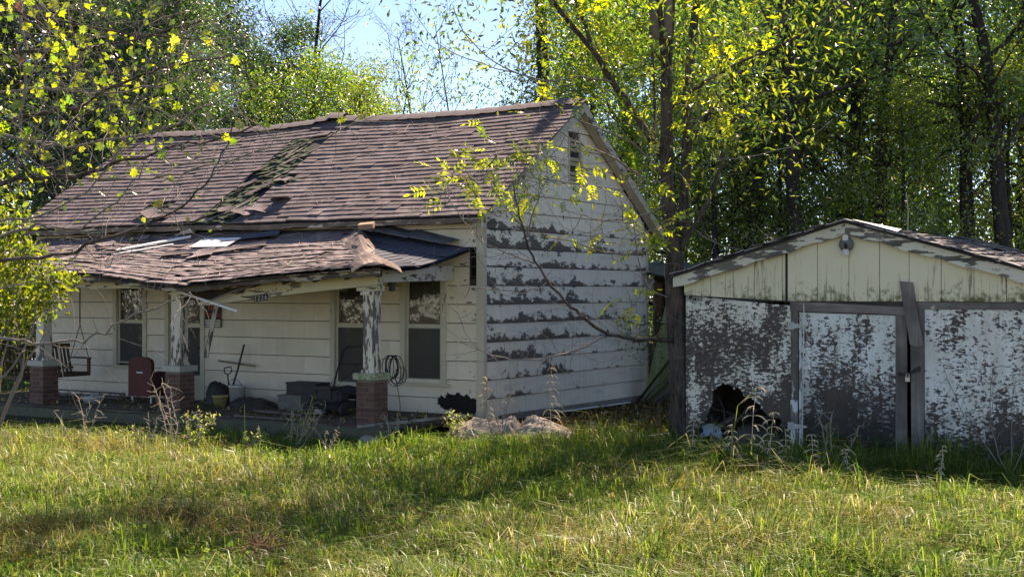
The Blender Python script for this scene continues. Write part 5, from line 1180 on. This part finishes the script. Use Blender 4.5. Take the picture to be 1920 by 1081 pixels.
cl = [(935,288,22,7,1.1,0),(985,318,26,10,1.0,0),(1022,300,22,6,1.0,0),(878,330,22,5,1.2,1),(838,345,18,3,1.3,1),(905,345,22,6,1.2,0),(955,345,22,6,1.1,0),(1085,285,16,3,.9,1),(1092,322,12,2,.9,1),(1010,365,20,5,1,0),(1060,345,20,4,.9,0),(1110,445,14,2,.8,1),
 (1130,440,18,3,.8,1),(1168,395,20,4,.7,1),(1215,432,20,6,.7,1),(1240,420,12,3,.6,1),(1060,450,12,2,.8,1),(1190,572,14,3,.7,1),(1180,560,10,2,.7,1),(1245,335,14,3,.6,1),(1325,150,14,4,.6,1),(1312,175,10,2,.6,1),(1432,98,8,2,.7,1),
 (1120,55,30,9,.9,1),(1155,85,26,7,.9,1),(1085,30,30,8,.9,0),(1040,110,30,7,.9,0),(1175,30,26,6,.9,1),(1230,235,18,4,.7,1),(1310,230,26,6,.8,0),(1400,215,30,8,.8,0),(1180,180,34,8,.9,0),(1060,165,26,6,.9,0),(1015,185,18,4,.9,1),(1350,300,26,5,.8,0),
 (1350,205,16,4,.8,1),(1200,330,24,5,.8,0),(1395,472,8,1,.6,1),(1480,555,6,1,.5,1),(1020,60,20,3,.9,1),(890,85,8,2,.7,1),(930,120,8,2,.6,1),(860,300,10,1,.9,1),(815,365,10,2,1,1),(1150,130,26,6,.9,1),(1205,120,26,5,.9,0),(1290,120,24,4,.8,0),(1340,60,26,5,.8,1),(1420,40,24,4,.8,0),(985,20,16,2,.8,1),(1245,440,14,3,.6,1),(1195,470,12,2,.7,1)]
for (px, py, sp, n, tw, yel) in cl:
    n = int(n * 1.8 + .5) if py > 200 else n
    Yc = TY - HT.rng.uniform(.2, 1.3); c = at(px, py, Yc); P = HT.to(c, .007)
    for k in range(n):
        q = c + Vector(HT.rng.normal(size=3)) * sp / F * Yc * .8
        b_ = min(P[3:], key=lambda a: (a - q).length); d = q - b_; d = d.normalized() if d.length > .02 else Vector((1, 0, 0)); d = d + Vector(HT.rng.normal(size=3) * .5) + Vector((0, 0, -.25))
        if (q - b_).length > .1: HT.twig(b_, q - b_, (q - b_).length, .003, 0, .08, 3)
        leaf_at(HT, rnd.choice(pin if yel or rnd.random() < .35 else ping), q, d, HT.rng.uniform(.6, 1.0))
for k in range(260):       # bare twigs
    p, r = HT.pts[HT.rng.integers(0, len(HT.pts))]
    if r > .1 or (p.z > CZ + 2.9 and k % 2): continue
    P = HT.twig(p, Vector(HT.rng.normal(size=3)) + Vector((0, 0, .25)), HT.rng.uniform(.25, .9), .0055, .10, .22)
    if k % 2: HT.twig(P[2], Vector(HT.rng.normal(size=3)), HT.rng.uniform(.2, .4), .003, .1, .2, 4)
gp = [p for p, r in HT.pts if r < .03 and p.x / p.y * F + CX < 1235 and p.z < CZ + 2.4]
for k in range(120):
    p = gp[HT.rng.integers(0, len(gp))]; P = HT.twig(p, Vector(HT.rng.normal(size=3)) + Vector((-.5, 0, .2)), HT.rng.uniform(.3, 1.0), .0055, .06, .2, 6)
    if k % 2: HT.twig(P[3], Vector(HT.rng.normal(size=3)), HT.rng.uniform(.2, .45), .0035, .08, .2, 4)
tag(HT.mb.build('twigs', TW, ht, True), kind='stuff')
n = 4200; A = np.array([tuple(p - hb) for p, r in HT.pts if (p.z > CZ + 3.0 or (p.x / p.y * F + CX > 1290 and p.z > CZ + 1.4)) and r < .07]); ci = HT.rng.integers(0, len(A), n); P = A[ci] + HT.rng.normal(size=(n, 3)) * np.array([.55, .6, .4]) + np.array([.15, .3, .25])
U = np.array([tuple(p - hb) for p in up_]); U = U[HT.rng.random(len(U)) < .34]; nu_ = 9500; P = np.concatenate([P, U[HT.rng.integers(0, len(U), nu_)] + HT.rng.normal(size=(nu_, 3)) * .28]); n = len(P)
tag(link('foliage', leaves('foliage', P, .105, jitter(LG + LY[:2] + GREENS[2:5], HT.rng.integers(0, 8, n), HT.rng), LEAFY, HT.rng, .34), ht), kind='stuff')

# ------------------------------------------------------------------ maple reaching in from the left
MY = 12.2; mbse = Vector((X(-420, 13.5), 13.5, 0))
mt = thing('maple_tree', 'maple reaching in from the left with thin crossing branches and yellow lobed leaves', 'tree', tuple(mbse)); MT = Hero(mt, 8)
m = MB(); m.tube([(0, 0, -.1), (.02, 0, 1.5), (.05, 0, 3.2), (.1, .1, 6.5), (.15, .1, 9)], [.3, .24, .2, .14, .06], 12); m.build('trunk', BARK, mt, True)
mrows = [([(-400, 330, 13.4), (-200, 300, 13), (0, 234, 12.4), (142, 199, 12.2), (228, 155, 12), (300, 130, 12), (420, 105, 12)], .03, .006),
 ([(-400, 380, 13.4), (-150, 355, 12.8), (0, 342, 12.3), (61, 332, 12.2), (163, 326, 12.1), (228, 301, 12), (309, 281, 12), (400, 262, 11.9), (480, 235, 11.9)], .032, .006), ([(163, 335, 12.1), (285, 334, 12), (387, 313, 11.9), (509, 281, 11.8), (611, 260, 11.8), (685, 225, 11.8)], .013, .004),
 ([(-300, 480, 13.2), (-100, 486, 12.6), (0, 486, 12.2), (100, 480, 12), (180, 456, 11.9), (250, 432, 11.9), (330, 394, 11.9), (385, 345, 11.9), (418, 290, 11.9), (440, 230, 11.9)], .022, .005),
 ([(-300, 640, 13.2), (-100, 630, 12.6), (0, 636, 12.2), (60, 643, 12.1), (130, 640, 12), (180, 628, 11.9), (250, 592, 11.9), (330, 562, 11.9), (355, 553, 11.9), (375, 572, 11.9)], .018, .005),
 ([(-350, 250, 13.4), (-100, 120, 12.8), (0, 100, 12.4), (120, 95, 12.2), (250, 75, 12), (380, 40, 12)], .026, .005), ([(-350, 100, 13.4), (-100, 20, 12.8), (60, 30, 12.3), (180, 55, 12.1), (330, 70, 12), (420, 80, 12)], .022, .004),
 ([(0, 415, 12.4), (80, 400, 12.3), (160, 360, 12.1), (230, 270, 12), (290, 170, 12), (330, 60, 12)], .012, .004), ([(-120, 470, 12.8), (0, 440, 12.4), (70, 425, 12.2), (150, 425, 12.1), (235, 360, 12), (255, 330, 12), (330, 265, 12)], .016, .005),
 ([(40, 0, 12.4), (48, 120, 12.3), (38, 250, 12.3), (30, 340, 12.4)], .016, .01), ([(145, 0, 12.2), (150, 80, 12.2), (140, 160, 12.2), (120, 210, 12.2)], .006, .003), ([(-100, 230, 12.8), (40, 260, 12.3), (160, 270, 12.2), (300, 240, 12), (430, 180, 12), (520, 150, 12)], .018, .004),
 ([(-100, 180, 12.8), (80, 165, 12.3), (200, 175, 12.2), (330, 150, 12), (400, 120, 12)], .014, .004), ([(-60, 560, 12.6), (40, 530, 12.3), (120, 500, 12.1), (165, 445, 12)], .008, .003), ([(165, 440, 12), (190, 470, 12), (205, 500, 12)], .005, .002)]
for rows, r0, r1 in mrows: MT.limb(rows, r0, r1, 6, mat=BARK if r0 > .02 else TW, part='limb' if r0 > .02 else 'branch', scatter=.012)
def maple_leaf(seed, c):
    r = random.Random(seed); s_ = .115 * r.uniform(.85, 1.1); out = [(.0, -.02), (.12, -.12), (.40, -.10), (.32, .06), (.60, .20), (.38, .30), (.38, .54), (.19, .50), (0, .85)]
    ring = out + [(-x_, y_) for x_, y_ in reversed(out[1:-1])]
    V = [(0, .22 * s_, 0)] + [(x_ * s_ * r.uniform(.9, 1.1), y_ * s_, (-.12 * abs(x_) - .15 * max(0, y_ - .3) + r.uniform(-.06, .06)) * s_) for x_, y_ in ring]
    k = len(ring); Fc = [(0, 1 + i, 1 + (i + 1) % k) for i in range(k)]; i = len(V); V += [(0, -.02 * s_, 0), (.03 * s_, -.02 * s_, 0), (.0, -.5 * s_, .2 * s_)]; Fc.append((i, i + 2, i + 1))
    return fastmesh('leaf', np.array(V), np.array(Fc), np.tile(np.array(c, np.float32), (len(V), 1)), LEAFY)
ml = [maple_leaf(k, [(.36, .36, .03), (.30, .33, .03), (.22, .28, .03), (.42, .38, .04), (.13, .20, .03), (.34, .34, .03)][k % 6]) for k in range(8)]; mr = [maple_leaf(30, (.16, .045, .015)), maple_leaf(31, (.15, .07, .02))]
fixed = [(295,190),(240,150),(275,85),(330,60),(385,65),(400,160),(300,285),(300,383),(420,255),(450,240),(440,262),(500,238),(640,228),(680,222),(215,65),(150,80),(90,90),(60,20),(20,15),(110,15),(170,190),(130,160),(180,230),(205,240),(60,260),(230,275),(320,225),(200,135),(395,80),(260,160),(350,110),(275,245)]
spots = [(x_, y_, .8) for x_, y_ in fixed]
for k in range(105):
    x_ = abs(MT.rng.normal()) * 190 - 10; y_ = MT.rng.uniform(-10, 330) * (1 if x_ < 250 else .8); spots.append((x_, y_, .6))
for x_, y_, sc in spots:
    if x_ > 480 and sc < .7: continue
    Yc = 12.1 + MT.rng.uniform(-.5, .5); q = at(x_, y_, Yc); P = MT.to(q, .0045) if MT.rng.random() < .5 or sc > .7 else [q]
    d = Vector(MT.rng.normal(size=3)); M4 = Euler((MT.rng.uniform(.7, 2.2), MT.rng.uniform(-.6, .6), MT.rng.uniform(-.9, .9))).to_matrix().to_4x4() @ Matrix.Rotation(MT.rng.uniform(0, 6.28), 4, 'Z')
    link('leaf', rnd.choice(mr) if MT.rng.random() < .02 else rnd.choice(ml), mt, mat4=Matrix.Translation(q - mbse) @ M4 @ Matrix.Scale(MT.rng.uniform(.55, 1.0), 4))
for k in range(430):
    p, r = MT.pts[MT.rng.integers(0, len(MT.pts))]
    P = MT.twig(p, Vector(MT.rng.normal(size=3)) * Vector((1, .6, .8)) + Vector((.6, 0, .15)), MT.rng.uniform(.3, 1.1), .004, .03, .2)
    if k % 2: MT.twig(P[2], Vector(MT.rng.normal(size=3)) + Vector((.4, 0, 0)), MT.rng.uniform(.15, .4), .0025, .05, .2, 4)
tag(MT.mb.build('twigs', TW, mt, True), kind='stuff')
n = 700; A = np.array([tuple(p - mbse) for p, r in MT.pts if p.x < -3.1 and p.z > 3.0]); ci = MT.rng.integers(0, len(A), n); P = A[ci] + MT.rng.normal(size=(n, 3)) * np.array([.35, .7, .35]) + np.array([-.2, .9, .1])
tag(link('foliage', leaves('foliage', P, .065, jitter(YELLOWS + LY[:2], MT.rng.integers(0, 7, n), MT.rng), LEAFY, MT.rng, .75), mt), kind='stuff')

# ------------------------------------------------------------------ leafy shrub at the left end of the porch
def shrub(label, px0, Y, blobs, n, leaf, cols, seed):
    rg = np.random.default_rng(seed); b0 = Vector((X(px0, Y), Y, 0)); o = thing('leafy_shrub', label, 'shrub', tuple(b0), 0, 'shrubs beside the porch')
    m = MB(); Ps = []
    for (px, py, sp, w) in blobs:
        c = at(px, py, Y + rg.uniform(-.3, .3)) - b0; st = Vector((rg.uniform(-.2, .2), rg.uniform(-.2, .2), -.05))
        pth = [st + (c - st) * (i / 6) + Vector(rg.normal(size=3) * .05) + Vector((0, 0, .12 * math.sin(i / 6 * 3.14))) for i in range(7)]; m.tube(pth, [.022 - .0028 * i for i in range(7)], 5, False)
        k = int(n * w); q = rg.normal(size=(k, 3)) * np.array([1, 1, .8]) * sp / F * Y * .62; Ps.append(q + np.array(tuple(c)))
        for j in range(6): m.tube(wander(rg, c, rg.normal(size=3), sp / F * Y * .9, 4, .2, .02), [.006, .005, .004, .003, .002], 3, False)
    m.build('stem', TW, o, True); P = np.concatenate(Ps); link('crown', leaves('crown', P, leaf, jitter(cols, rg.integers(0, len(cols), len(P)), rg), LEAFY, rg, .42, -.5), o)
shrub('bright leafy shrub covering the left end of the porch roof edge', -40, 18.6, [(-10, 350, 45, .5), (10, 425, 45, .8), (0, 500, 55, 1), (50, 480, 30, .6), (45, 545, 45, 1), (100, 525, 32, .7), (125, 528, 14, .25), (10, 590, 45, .9), (70, 570, 30, .5), (-60, 480, 80, 1), (-60, 380, 60, .8), (-80, 620, 70, .8)], 430, .10, YELLOWS[1:4] + LY[:2], 31)
shrub('shaded bush low behind the swing beyond the porch left end', -20, 29.5, [(0, 560, 60, 1), (40, 600, 50, 1), (10, 650, 50, 1), (-60, 640, 80, 1.2), (20, 480, 60, 1), (40, 420, 50, .8), (0, 350, 60, 1), (-30, 700, 60, 1)], 800, .12, GREENS + YELLOWS[:2], 32)

# ------------------------------------------------------------------ grass, litter
def grass():
    rg = np.random.default_rng(5); n = 440000
    Y = rg.uniform(0, 1, n) ** 1.25 * 12.2 + 9.3; Xg = rg.uniform(-1, 1, n) * (Y * .40 + .8)
    lx = (Xg - H.o[0]) * H.c + (Y - H.o[1]) * H.s; ly = -(Xg - H.o[0]) * H.s + (Y - H.o[1]) * H.c
    gx_ = (Xg - G.o[0]) * G.c + (Y - G.o[1]) * G.s; gy_ = -(Xg - G.o[0]) * G.s + (Y - G.o[1]) * G.c
    inh = (lx > -10.7) & (lx < .05) & (ly > -2.36); ing = (gx_ > 0.02) & (gx_ < GW + .1) & (gy_ > -.02)
    yard = (lx > .05) & (ly > -1.4) & (gx_ < .3)           # bare littered strip between the buildings
    tp = (abs(Xg + .02) < .85) & (abs(Y - 20.35) < .45)
    keep_ = ~(inh | ing | tp) & (~yard | (rg.random(n) < .16)); Xg, Y, lx, ly = Xg[keep_], Y[keep_], lx[keep_], ly[keep_]; n = len(Xg)
    f1 = np.sin(Xg * 1.1 + 2 * np.sin(Y * .7 + 1)) + np.sin(Y * 1.7 + 1.5 * np.sin(Xg * .9)) + .8 * np.sin(Xg * 3.1 + Y * 2.3) + .6 * np.sin(Xg * 6.3 - Y * 5.1 + 2)
    f3 = np.sin(Xg * 9 + 2.1 * np.sin(Y * 7.3)) * np.sin(Y * 11 + 1.7 * np.sin(Xg * 6.1))
    thin = rg.random(n) < np.clip(.80 + .38 * f3 + .12 * f1 - .10 * np.clip(13.5 - Y, 0, 3) * (Xg < .8), .12, 1); Xg, Y, f1, lx, ly = Xg[thin], Y[thin], f1[thin], lx[thin], ly[thin]; n = len(Xg)
    px_ = Xg / Y * F + CX
    straw_p = np.clip(.33 + .13 * f1 + .18 * (px_ < 650) * (Y > 13) - .30 * ((px_ > 480) & (Y > 16.5)) + .10 * (Y < 13), .08, .85)
    porchside = (lx < .2) & (ly > -3.5); kp = ~porchside | (rg.random(n) < .3); Xg, Y, f1, lx, ly, px_, straw_p, porchside = [q_[kp] for q_ in (Xg, Y, f1, lx, ly, px_, straw_p, porchside)]; n = len(Xg)
    patch = np.sin(Xg * 2.3 + 1.9 * np.sin(Y * 1.9 + .5)) * np.sin(Y * 2.9 + 1.3 * np.sin(Xg * 2.1)); straw_p = np.clip(straw_p + .22 * patch, .05, .9); straw = rg.random(n) < straw_p
    f2 = np.sin(Xg * 9 + 2.1 * np.sin(Y * 7.3)) * np.sin(Y * 11 + 1.7 * np.sin(Xg * 6.1)) + .7 * np.sin(Xg * 17 + 3 * np.sin(Y * 13))
    h = (.07 + .17 * rg.random(n) ** 1.7) * (1 + .14 * f1) * (1 + .42 * f2) * (1 - .22 * patch) * np.where(px_ > 900, 1.25, 1.0); h = np.where(rg.random(n) < .010, h * 1.8, h)
    edge_ = np.interp(px_, [0, 500, 900, 1250, 1500, 1920], [1.1, 1.05, 1.0, 1.15, 1.5, 1.6]); h *= np.where(Y > 15.5, edge_, 1); h *= np.where(porchside, .55, 1) * np.where((abs(Xg) < 1.2) & (Y > 18.8), .6, 1)
    a = rg.uniform(0, 2 * np.pi, n); lean = np.where(straw, rg.uniform(.8, 2.6, n), rg.uniform(.3, 1.7, n)); sw = .5 * np.sin(Xg * .8 + Y * .5)
    dx, dy = np.cos(a) + sw * .6, np.sin(a) * .9; w = np.where(straw, .0030, .0048) * (.7 + .6 * rg.random(n)) * (1 + .02 * (Y - 10))
    z0 = np.array([gh(x_, y_) for x_, y_ in zip(Xg, Y)]) - .01
    B = np.stack([Xg, Y, z0], 1); D = np.stack([dx, dy, np.zeros(n)], 1); Sd = np.stack([-dy, dx, np.zeros(n)], 1); Sd /= np.linalg.norm(Sd, axis=1, keepdims=True) + 1e-6
    tw_ = rg.uniform(-.6, .6, n)[:, None]; Sd = Sd + np.array([[0, 0, 1]]) * tw_ * .5
    hh = h[:, None]; l = lean[:, None]; up = np.array([[0, 0, 1.0]]); ww = w[:, None]
    M1 = B + up * hh * .62 + D * hh * l * .28; T = B + up * hh * np.clip(1.05 - .35 * l, .25, 1.1) + D * hh * l * .95
    V = np.empty((n, 5, 3), np.float32); V[:, 0] = B - Sd * ww; V[:, 1] = B + Sd * ww; V[:, 2] = M1 - Sd * ww * .8; V[:, 3] = M1 + Sd * ww * .8; V[:, 4] = T
    g = np.array([(.038, .085, .020), (.058, .12, .024), (.085, .155, .028), (.12, .185, .032), (.165, .215, .04)], np.float32); st = np.array([(.20, .205, .085), (.26, .255, .11), (.14, .14, .06), (.36, .34, .20), (.10, .075, .04)], np.float32)
    cc = np.where(straw[:, None], st[rg.integers(0, 5, n)], g[np.clip((rg.random(n) * 5 + (Y > 16) * .5 * rg.random(n)).astype(int), 0, 4)]) * (.8 + .4 * rg.random((n, 1))) * np.where((straw & (patch > .35))[:, None], np.array([[.72, .6, .5]]), 1.0)
    b_ = (np.arange(n) * 5)[:, None]; Fc = np.concatenate([b_ + np.array([[0, 1, 3]]), b_ + np.array([[0, 3, 2]]), b_ + np.array([[2, 3, 4]])])
    tag(link('grass', fastmesh('grass', V.reshape(-1, 3), Fc, np.repeat(cc, 5, axis=0), GRASSM)), 'matted lawn of straw and green blades in front of the house', 'grass', kind='stuff')
grass()
rg = np.random.default_rng(14)
nb = 260; by = rg.uniform(0, 1, nb) ** 1.2 * 8.6 + 10.2; bx = rg.uniform(-1, 1, nb) * by * .39; n = 15000; c = rg.integers(0, nb, n); P = np.stack([bx[c] + rg.normal(size=n) * .16, by[c] + rg.normal(size=n) * .16, .03 + abs(rg.normal(size=n)) * .045], 1)
gx_ = (P[:, 0] - G.o[0]) * G.c + (P[:, 1] - G.o[1]) * G.s; gy_ = -(P[:, 0] - G.o[0]) * G.s + (P[:, 1] - G.o[1]) * G.c; P = P[~((gx_ > -.1) & (gy_ > -.1))]
tag(link('broadleaf_weeds', leaves('broadleaf_weeds', P, .05, jitter([(.03, .07, .02), (.05, .10, .03), (.08, .14, .035), (.13, .16, .05)], rg.integers(0, 4, len(P)), rg), GRASSM, rg, .75, .1)), 'low broadleaf weeds mixed into the lawn', 'weeds', kind='stuff')
rg = np.random.default_rng(9)
n = 5200; q = np.stack([rg.uniform(.1, 4.4, n), rg.uniform(-1.2, 6.5, n)], 1); P = np.array([tuple(H.w(a, b_, .015 + abs(rg.normal()) * .02)) for a, b_ in q]); gxx = (P[:, 0] - G.o[0]) * G.c + (P[:, 1] - G.o[1]) * G.s; P = P[gxx < -.02]
LIT = [(.16, .10, .05), (.24, .16, .09), (.10, .065, .035), (.30, .22, .13), (.12, .12, .04), (.34, .28, .18)]
tag(link('leaf_litter', leaves('leaf_litter', P, .09, jitter(LIT, rg.integers(0, 6, len(P)), rg), GRASSM, rg, .5, 0)), 'dry brown leaf litter on the bare ground below the gable wall', 'litter', kind='stuff')
n = 900; q = np.stack([rg.uniform(-10, .0, n), rg.uniform(-2.3, -.1, n)], 1); P = np.array([tuple(H.w(a, b_, zf + .02)) for a, b_ in q]); tag(link('porch_litter', leaves('porch_litter', P, .08, jitter(LIT, rg.integers(0, 6, n), rg), GRASSM, rg, .5, .1)), 'dead leaves blown over the porch boards', 'litter', kind='stuff')

# ------------------------------------------------------------------ separate weeds
def weed(kind, label, px, py_top, Y, seed, mat=None, group='dry weeds standing in the grass'):
    rg = np.random.default_rng(seed); b0 = Vector((X(px, Y), Y, gh(X(px, Y), Y))); topz = at(px, py_top, Y).z - b0.z
    o = thing(kind, label, 'weed', tuple(b0), 0, group); m = MB(); Ps = []; Ds = []
    if kind == 'seed_grass':
        st = wander(rg, (0, 0, 0), (rg.normal() * .08, rg.normal() * .08, 1), topz, 10, .04, .05); m.tube(st, [.007 - .0004 * i for i in range(11)], 5, False)
        for i in range(3, 11):
            for s_ in range(3):
                a = rg.uniform(0, 6.28); L = topz * rg.uniform(.16, .34) * (1.15 - .07 * i); p = st[i]; d = Vector((math.cos(a), math.sin(a) * .8, .5)); pts = [p]
                for j in range(6): d = (d + Vector((0, 0, -.28))).normalized(); pts.append(pts[-1] + d * L / 6)
                m.tube(pts, [.003, .0035, .005, .007, .007, .005, .003], 4, False)
        m.build('stalk', STRAW, o, True)
        nl = 14
        for k in range(nl):
            a = rg.uniform(0, 6.28); L = topz * rg.uniform(.3, .6); pts = [Vector((0, 0, 0))]; d = Vector((math.cos(a) * .5, math.sin(a) * .5, 1))
            for j in range(6): d = (d + Vector((math.cos(a) * .12, math.sin(a) * .12, -.25))).normalized(); pts.append(pts[-1] + d * L / 6)
            q = MB(); sd = Vector((-math.sin(a), math.cos(a), 0)) * .008
            q.add([pts[0] - sd, pts[0] + sd] + [v for j in range(1, 6) for v in (pts[j] - sd * (1 - j / 7), pts[j] + sd * (1 - j / 7))] + [pts[6]], [(2*j, 2*j+1, 2*j+3, 2*j+2) for j in range(5)] + [(10, 11, 12)]); q.build('blade', STRAW if k % 3 else plain('green_blade', (.14, .2, .04), .7, .2, 10), o)
    else:
        ns_ = {'bare_weed': 4, 'leafy_weed': 6, 'seedling': 5, 'dry_tuft': 0}[kind]
        for k in range(ns_):
            L = topz * rg.uniform(.7, 1.0) if k else topz; st = wander(rg, (rg.normal() * .03, rg.normal() * .03, 0), (rg.normal() * .28, rg.normal() * .2, 1), L, 8, .12, .05); m.tube(st, [.009 * (1 - .08 * i) for i in range(9)], 4, False)
            for i in range(2, 9):
                for s_ in range(2):
                    tw_ = wander(rg, st[i], rg.normal(size=3) + np.array([0, 0, .4]), topz * rg.uniform(.08, .22), 4, .25, .02); m.tube(tw_, [.0045, .004, .0035, .003, .002], 3, False); Ps += tw_[1:]
        if ns_: m.build('stalk', mat or TWIG, o, True)
        if kind in ('leafy_weed', 'seedling'):
            A = np.array([tuple(p) for p in Ps]); n_ = 150 if kind == 'leafy_weed' else 110; P = A[rg.integers(0, len(A), n_)] + rg.normal(size=(n_, 3)) * .02; link('foliage', leaves('foliage', P, .06, jitter([(.12, .17, .03), (.20, .22, .04), (.26, .26, .08), (.40, .36, .2)], rg.integers(0, 4, n_), rg), LEAFY, rg, .4, .1), o)
        if kind == 'dry_tuft':
            q = MB()
            for k in range(150):
                a = rg.uniform(0, 6.28); L = topz * rg.uniform(.45, 1.25); d = Vector((math.cos(a) * .45, math.sin(a) * .45, 1)); p = [Vector((rg.normal() * .05, rg.normal() * .05, 0))]
                for j in range(6): d = (d + Vector((rg.normal() * .25, rg.normal() * .25, -.34))).normalized(); p.append(p[-1] + d * L / 6)
                q.tube(p, [.0035, .004, .004, .0035, .003, .0025, .0015], 3, False)
            tag(q.build('blades', plain('rust_straw', (.20, .115, .06), .9, .5, 14), o), kind='stuff')
    return o
weed('seed_grass', 'tall drooping seed grass in front of the broken garage corner', 1405, 725, 15.8, 1)
weed('seed_grass', 'drooping seed grass leaning right of the tallest one at the garage corner', 1440, 770, 15.7, 2)
weed('seed_grass', 'reddish seed grass at the foot of the twin trunk', 1292, 775, 17.2, 3)
weed('seed_grass', 'slender seed grass before the garage door post', 1525, 815, 15.6, 4)
weed('seed_grass', 'single seed head in front of the garage door', 1590, 840, 15.5, 5)
weed('seed_grass', 'pale seed grass against the gable wall right of the tarp', 1032, 690, 20.3, 6)
weed('seed_grass', 'arching dry grass at the house corner left of the tarp', 915, 705, 20.4, 7)
weed('seed_grass', 'short pale seed grass left of the tallest one at the garage corner', 1368, 795, 15.8, 31)
weed('seed_grass', 'bent seed grass between the garage corner and door post', 1478, 805, 15.7, 32)
weed('seed_grass', 'lone seed grass before the right garage wall', 1760, 835, 15.3, 33)
weed('bare_weed', 'thin dark weed in front of the tarp', 942, 720, 19.7, 8, TW)
weed('bare_weed', 'bare dry weed in front of the garage door, tall and thin', 1572, 765, 16.2, 9)
weed('bare_weed', 'tall twisted bare weed in front of the middle pedestal', 322, 700, 18.8, 10)
weed('leafy_weed', 'pale leafy weed right of the middle pedestal', 365, 765, 18.7, 11)
weed('leafy_weed', 'pale leafy weed in front of the grey crate', 555, 742, 18.7, 12)
weed('bare_weed', 'forked bare stalks in front of the white basin', 152, 735, 18.9, 13)
weed('seedling', 'green seedling below the red armchair', 250, 795, 18.6, 14)
weed('seedling', 'green seedling in front of the porch, left of the mower', 480, 800, 18.5, 15)
weed('leafy_weed', 'grey green weed at the house corner beside the tarp', 850, 768, 20.1, 16)
weed('bare_weed', 'low dry sprigs at the left edge of the lawn', 20, 795, 19.0, 17)
weed('bare_weed', 'low dry sprigs left of the forked stalks', 85, 800, 18.9, 18)
weed('dry_tuft', 'rust brown dry grass tuft in the near lawn left of centre', 492, 950, 11.2, 19, group='dry tufts')
weed('bare_weed', 'dry weed stalk leaning by the right pedestal', 735, 770, 19.5, 20)
weed('bare_weed', 'dark bare weed at the right edge before the garage wall', 1895, 640, 15.6, 21, TW)
weed('seed_grass', 'low seed grass between the tarp and the twin trunk', 1115, 790, 19.0, 22)
weed('leafy_weed', 'leafy weed at the foot of the broken garage corner', 1345, 815, 17.9, 23)
weed('bare_weed', 'dry sprigs in front of the porch below the dark brown box', 610, 795, 18.6, 24)
weed('bare_weed', 'dry sprigs below the middle pedestal, lower than the twisted weed', 285, 780, 18.6, 25)
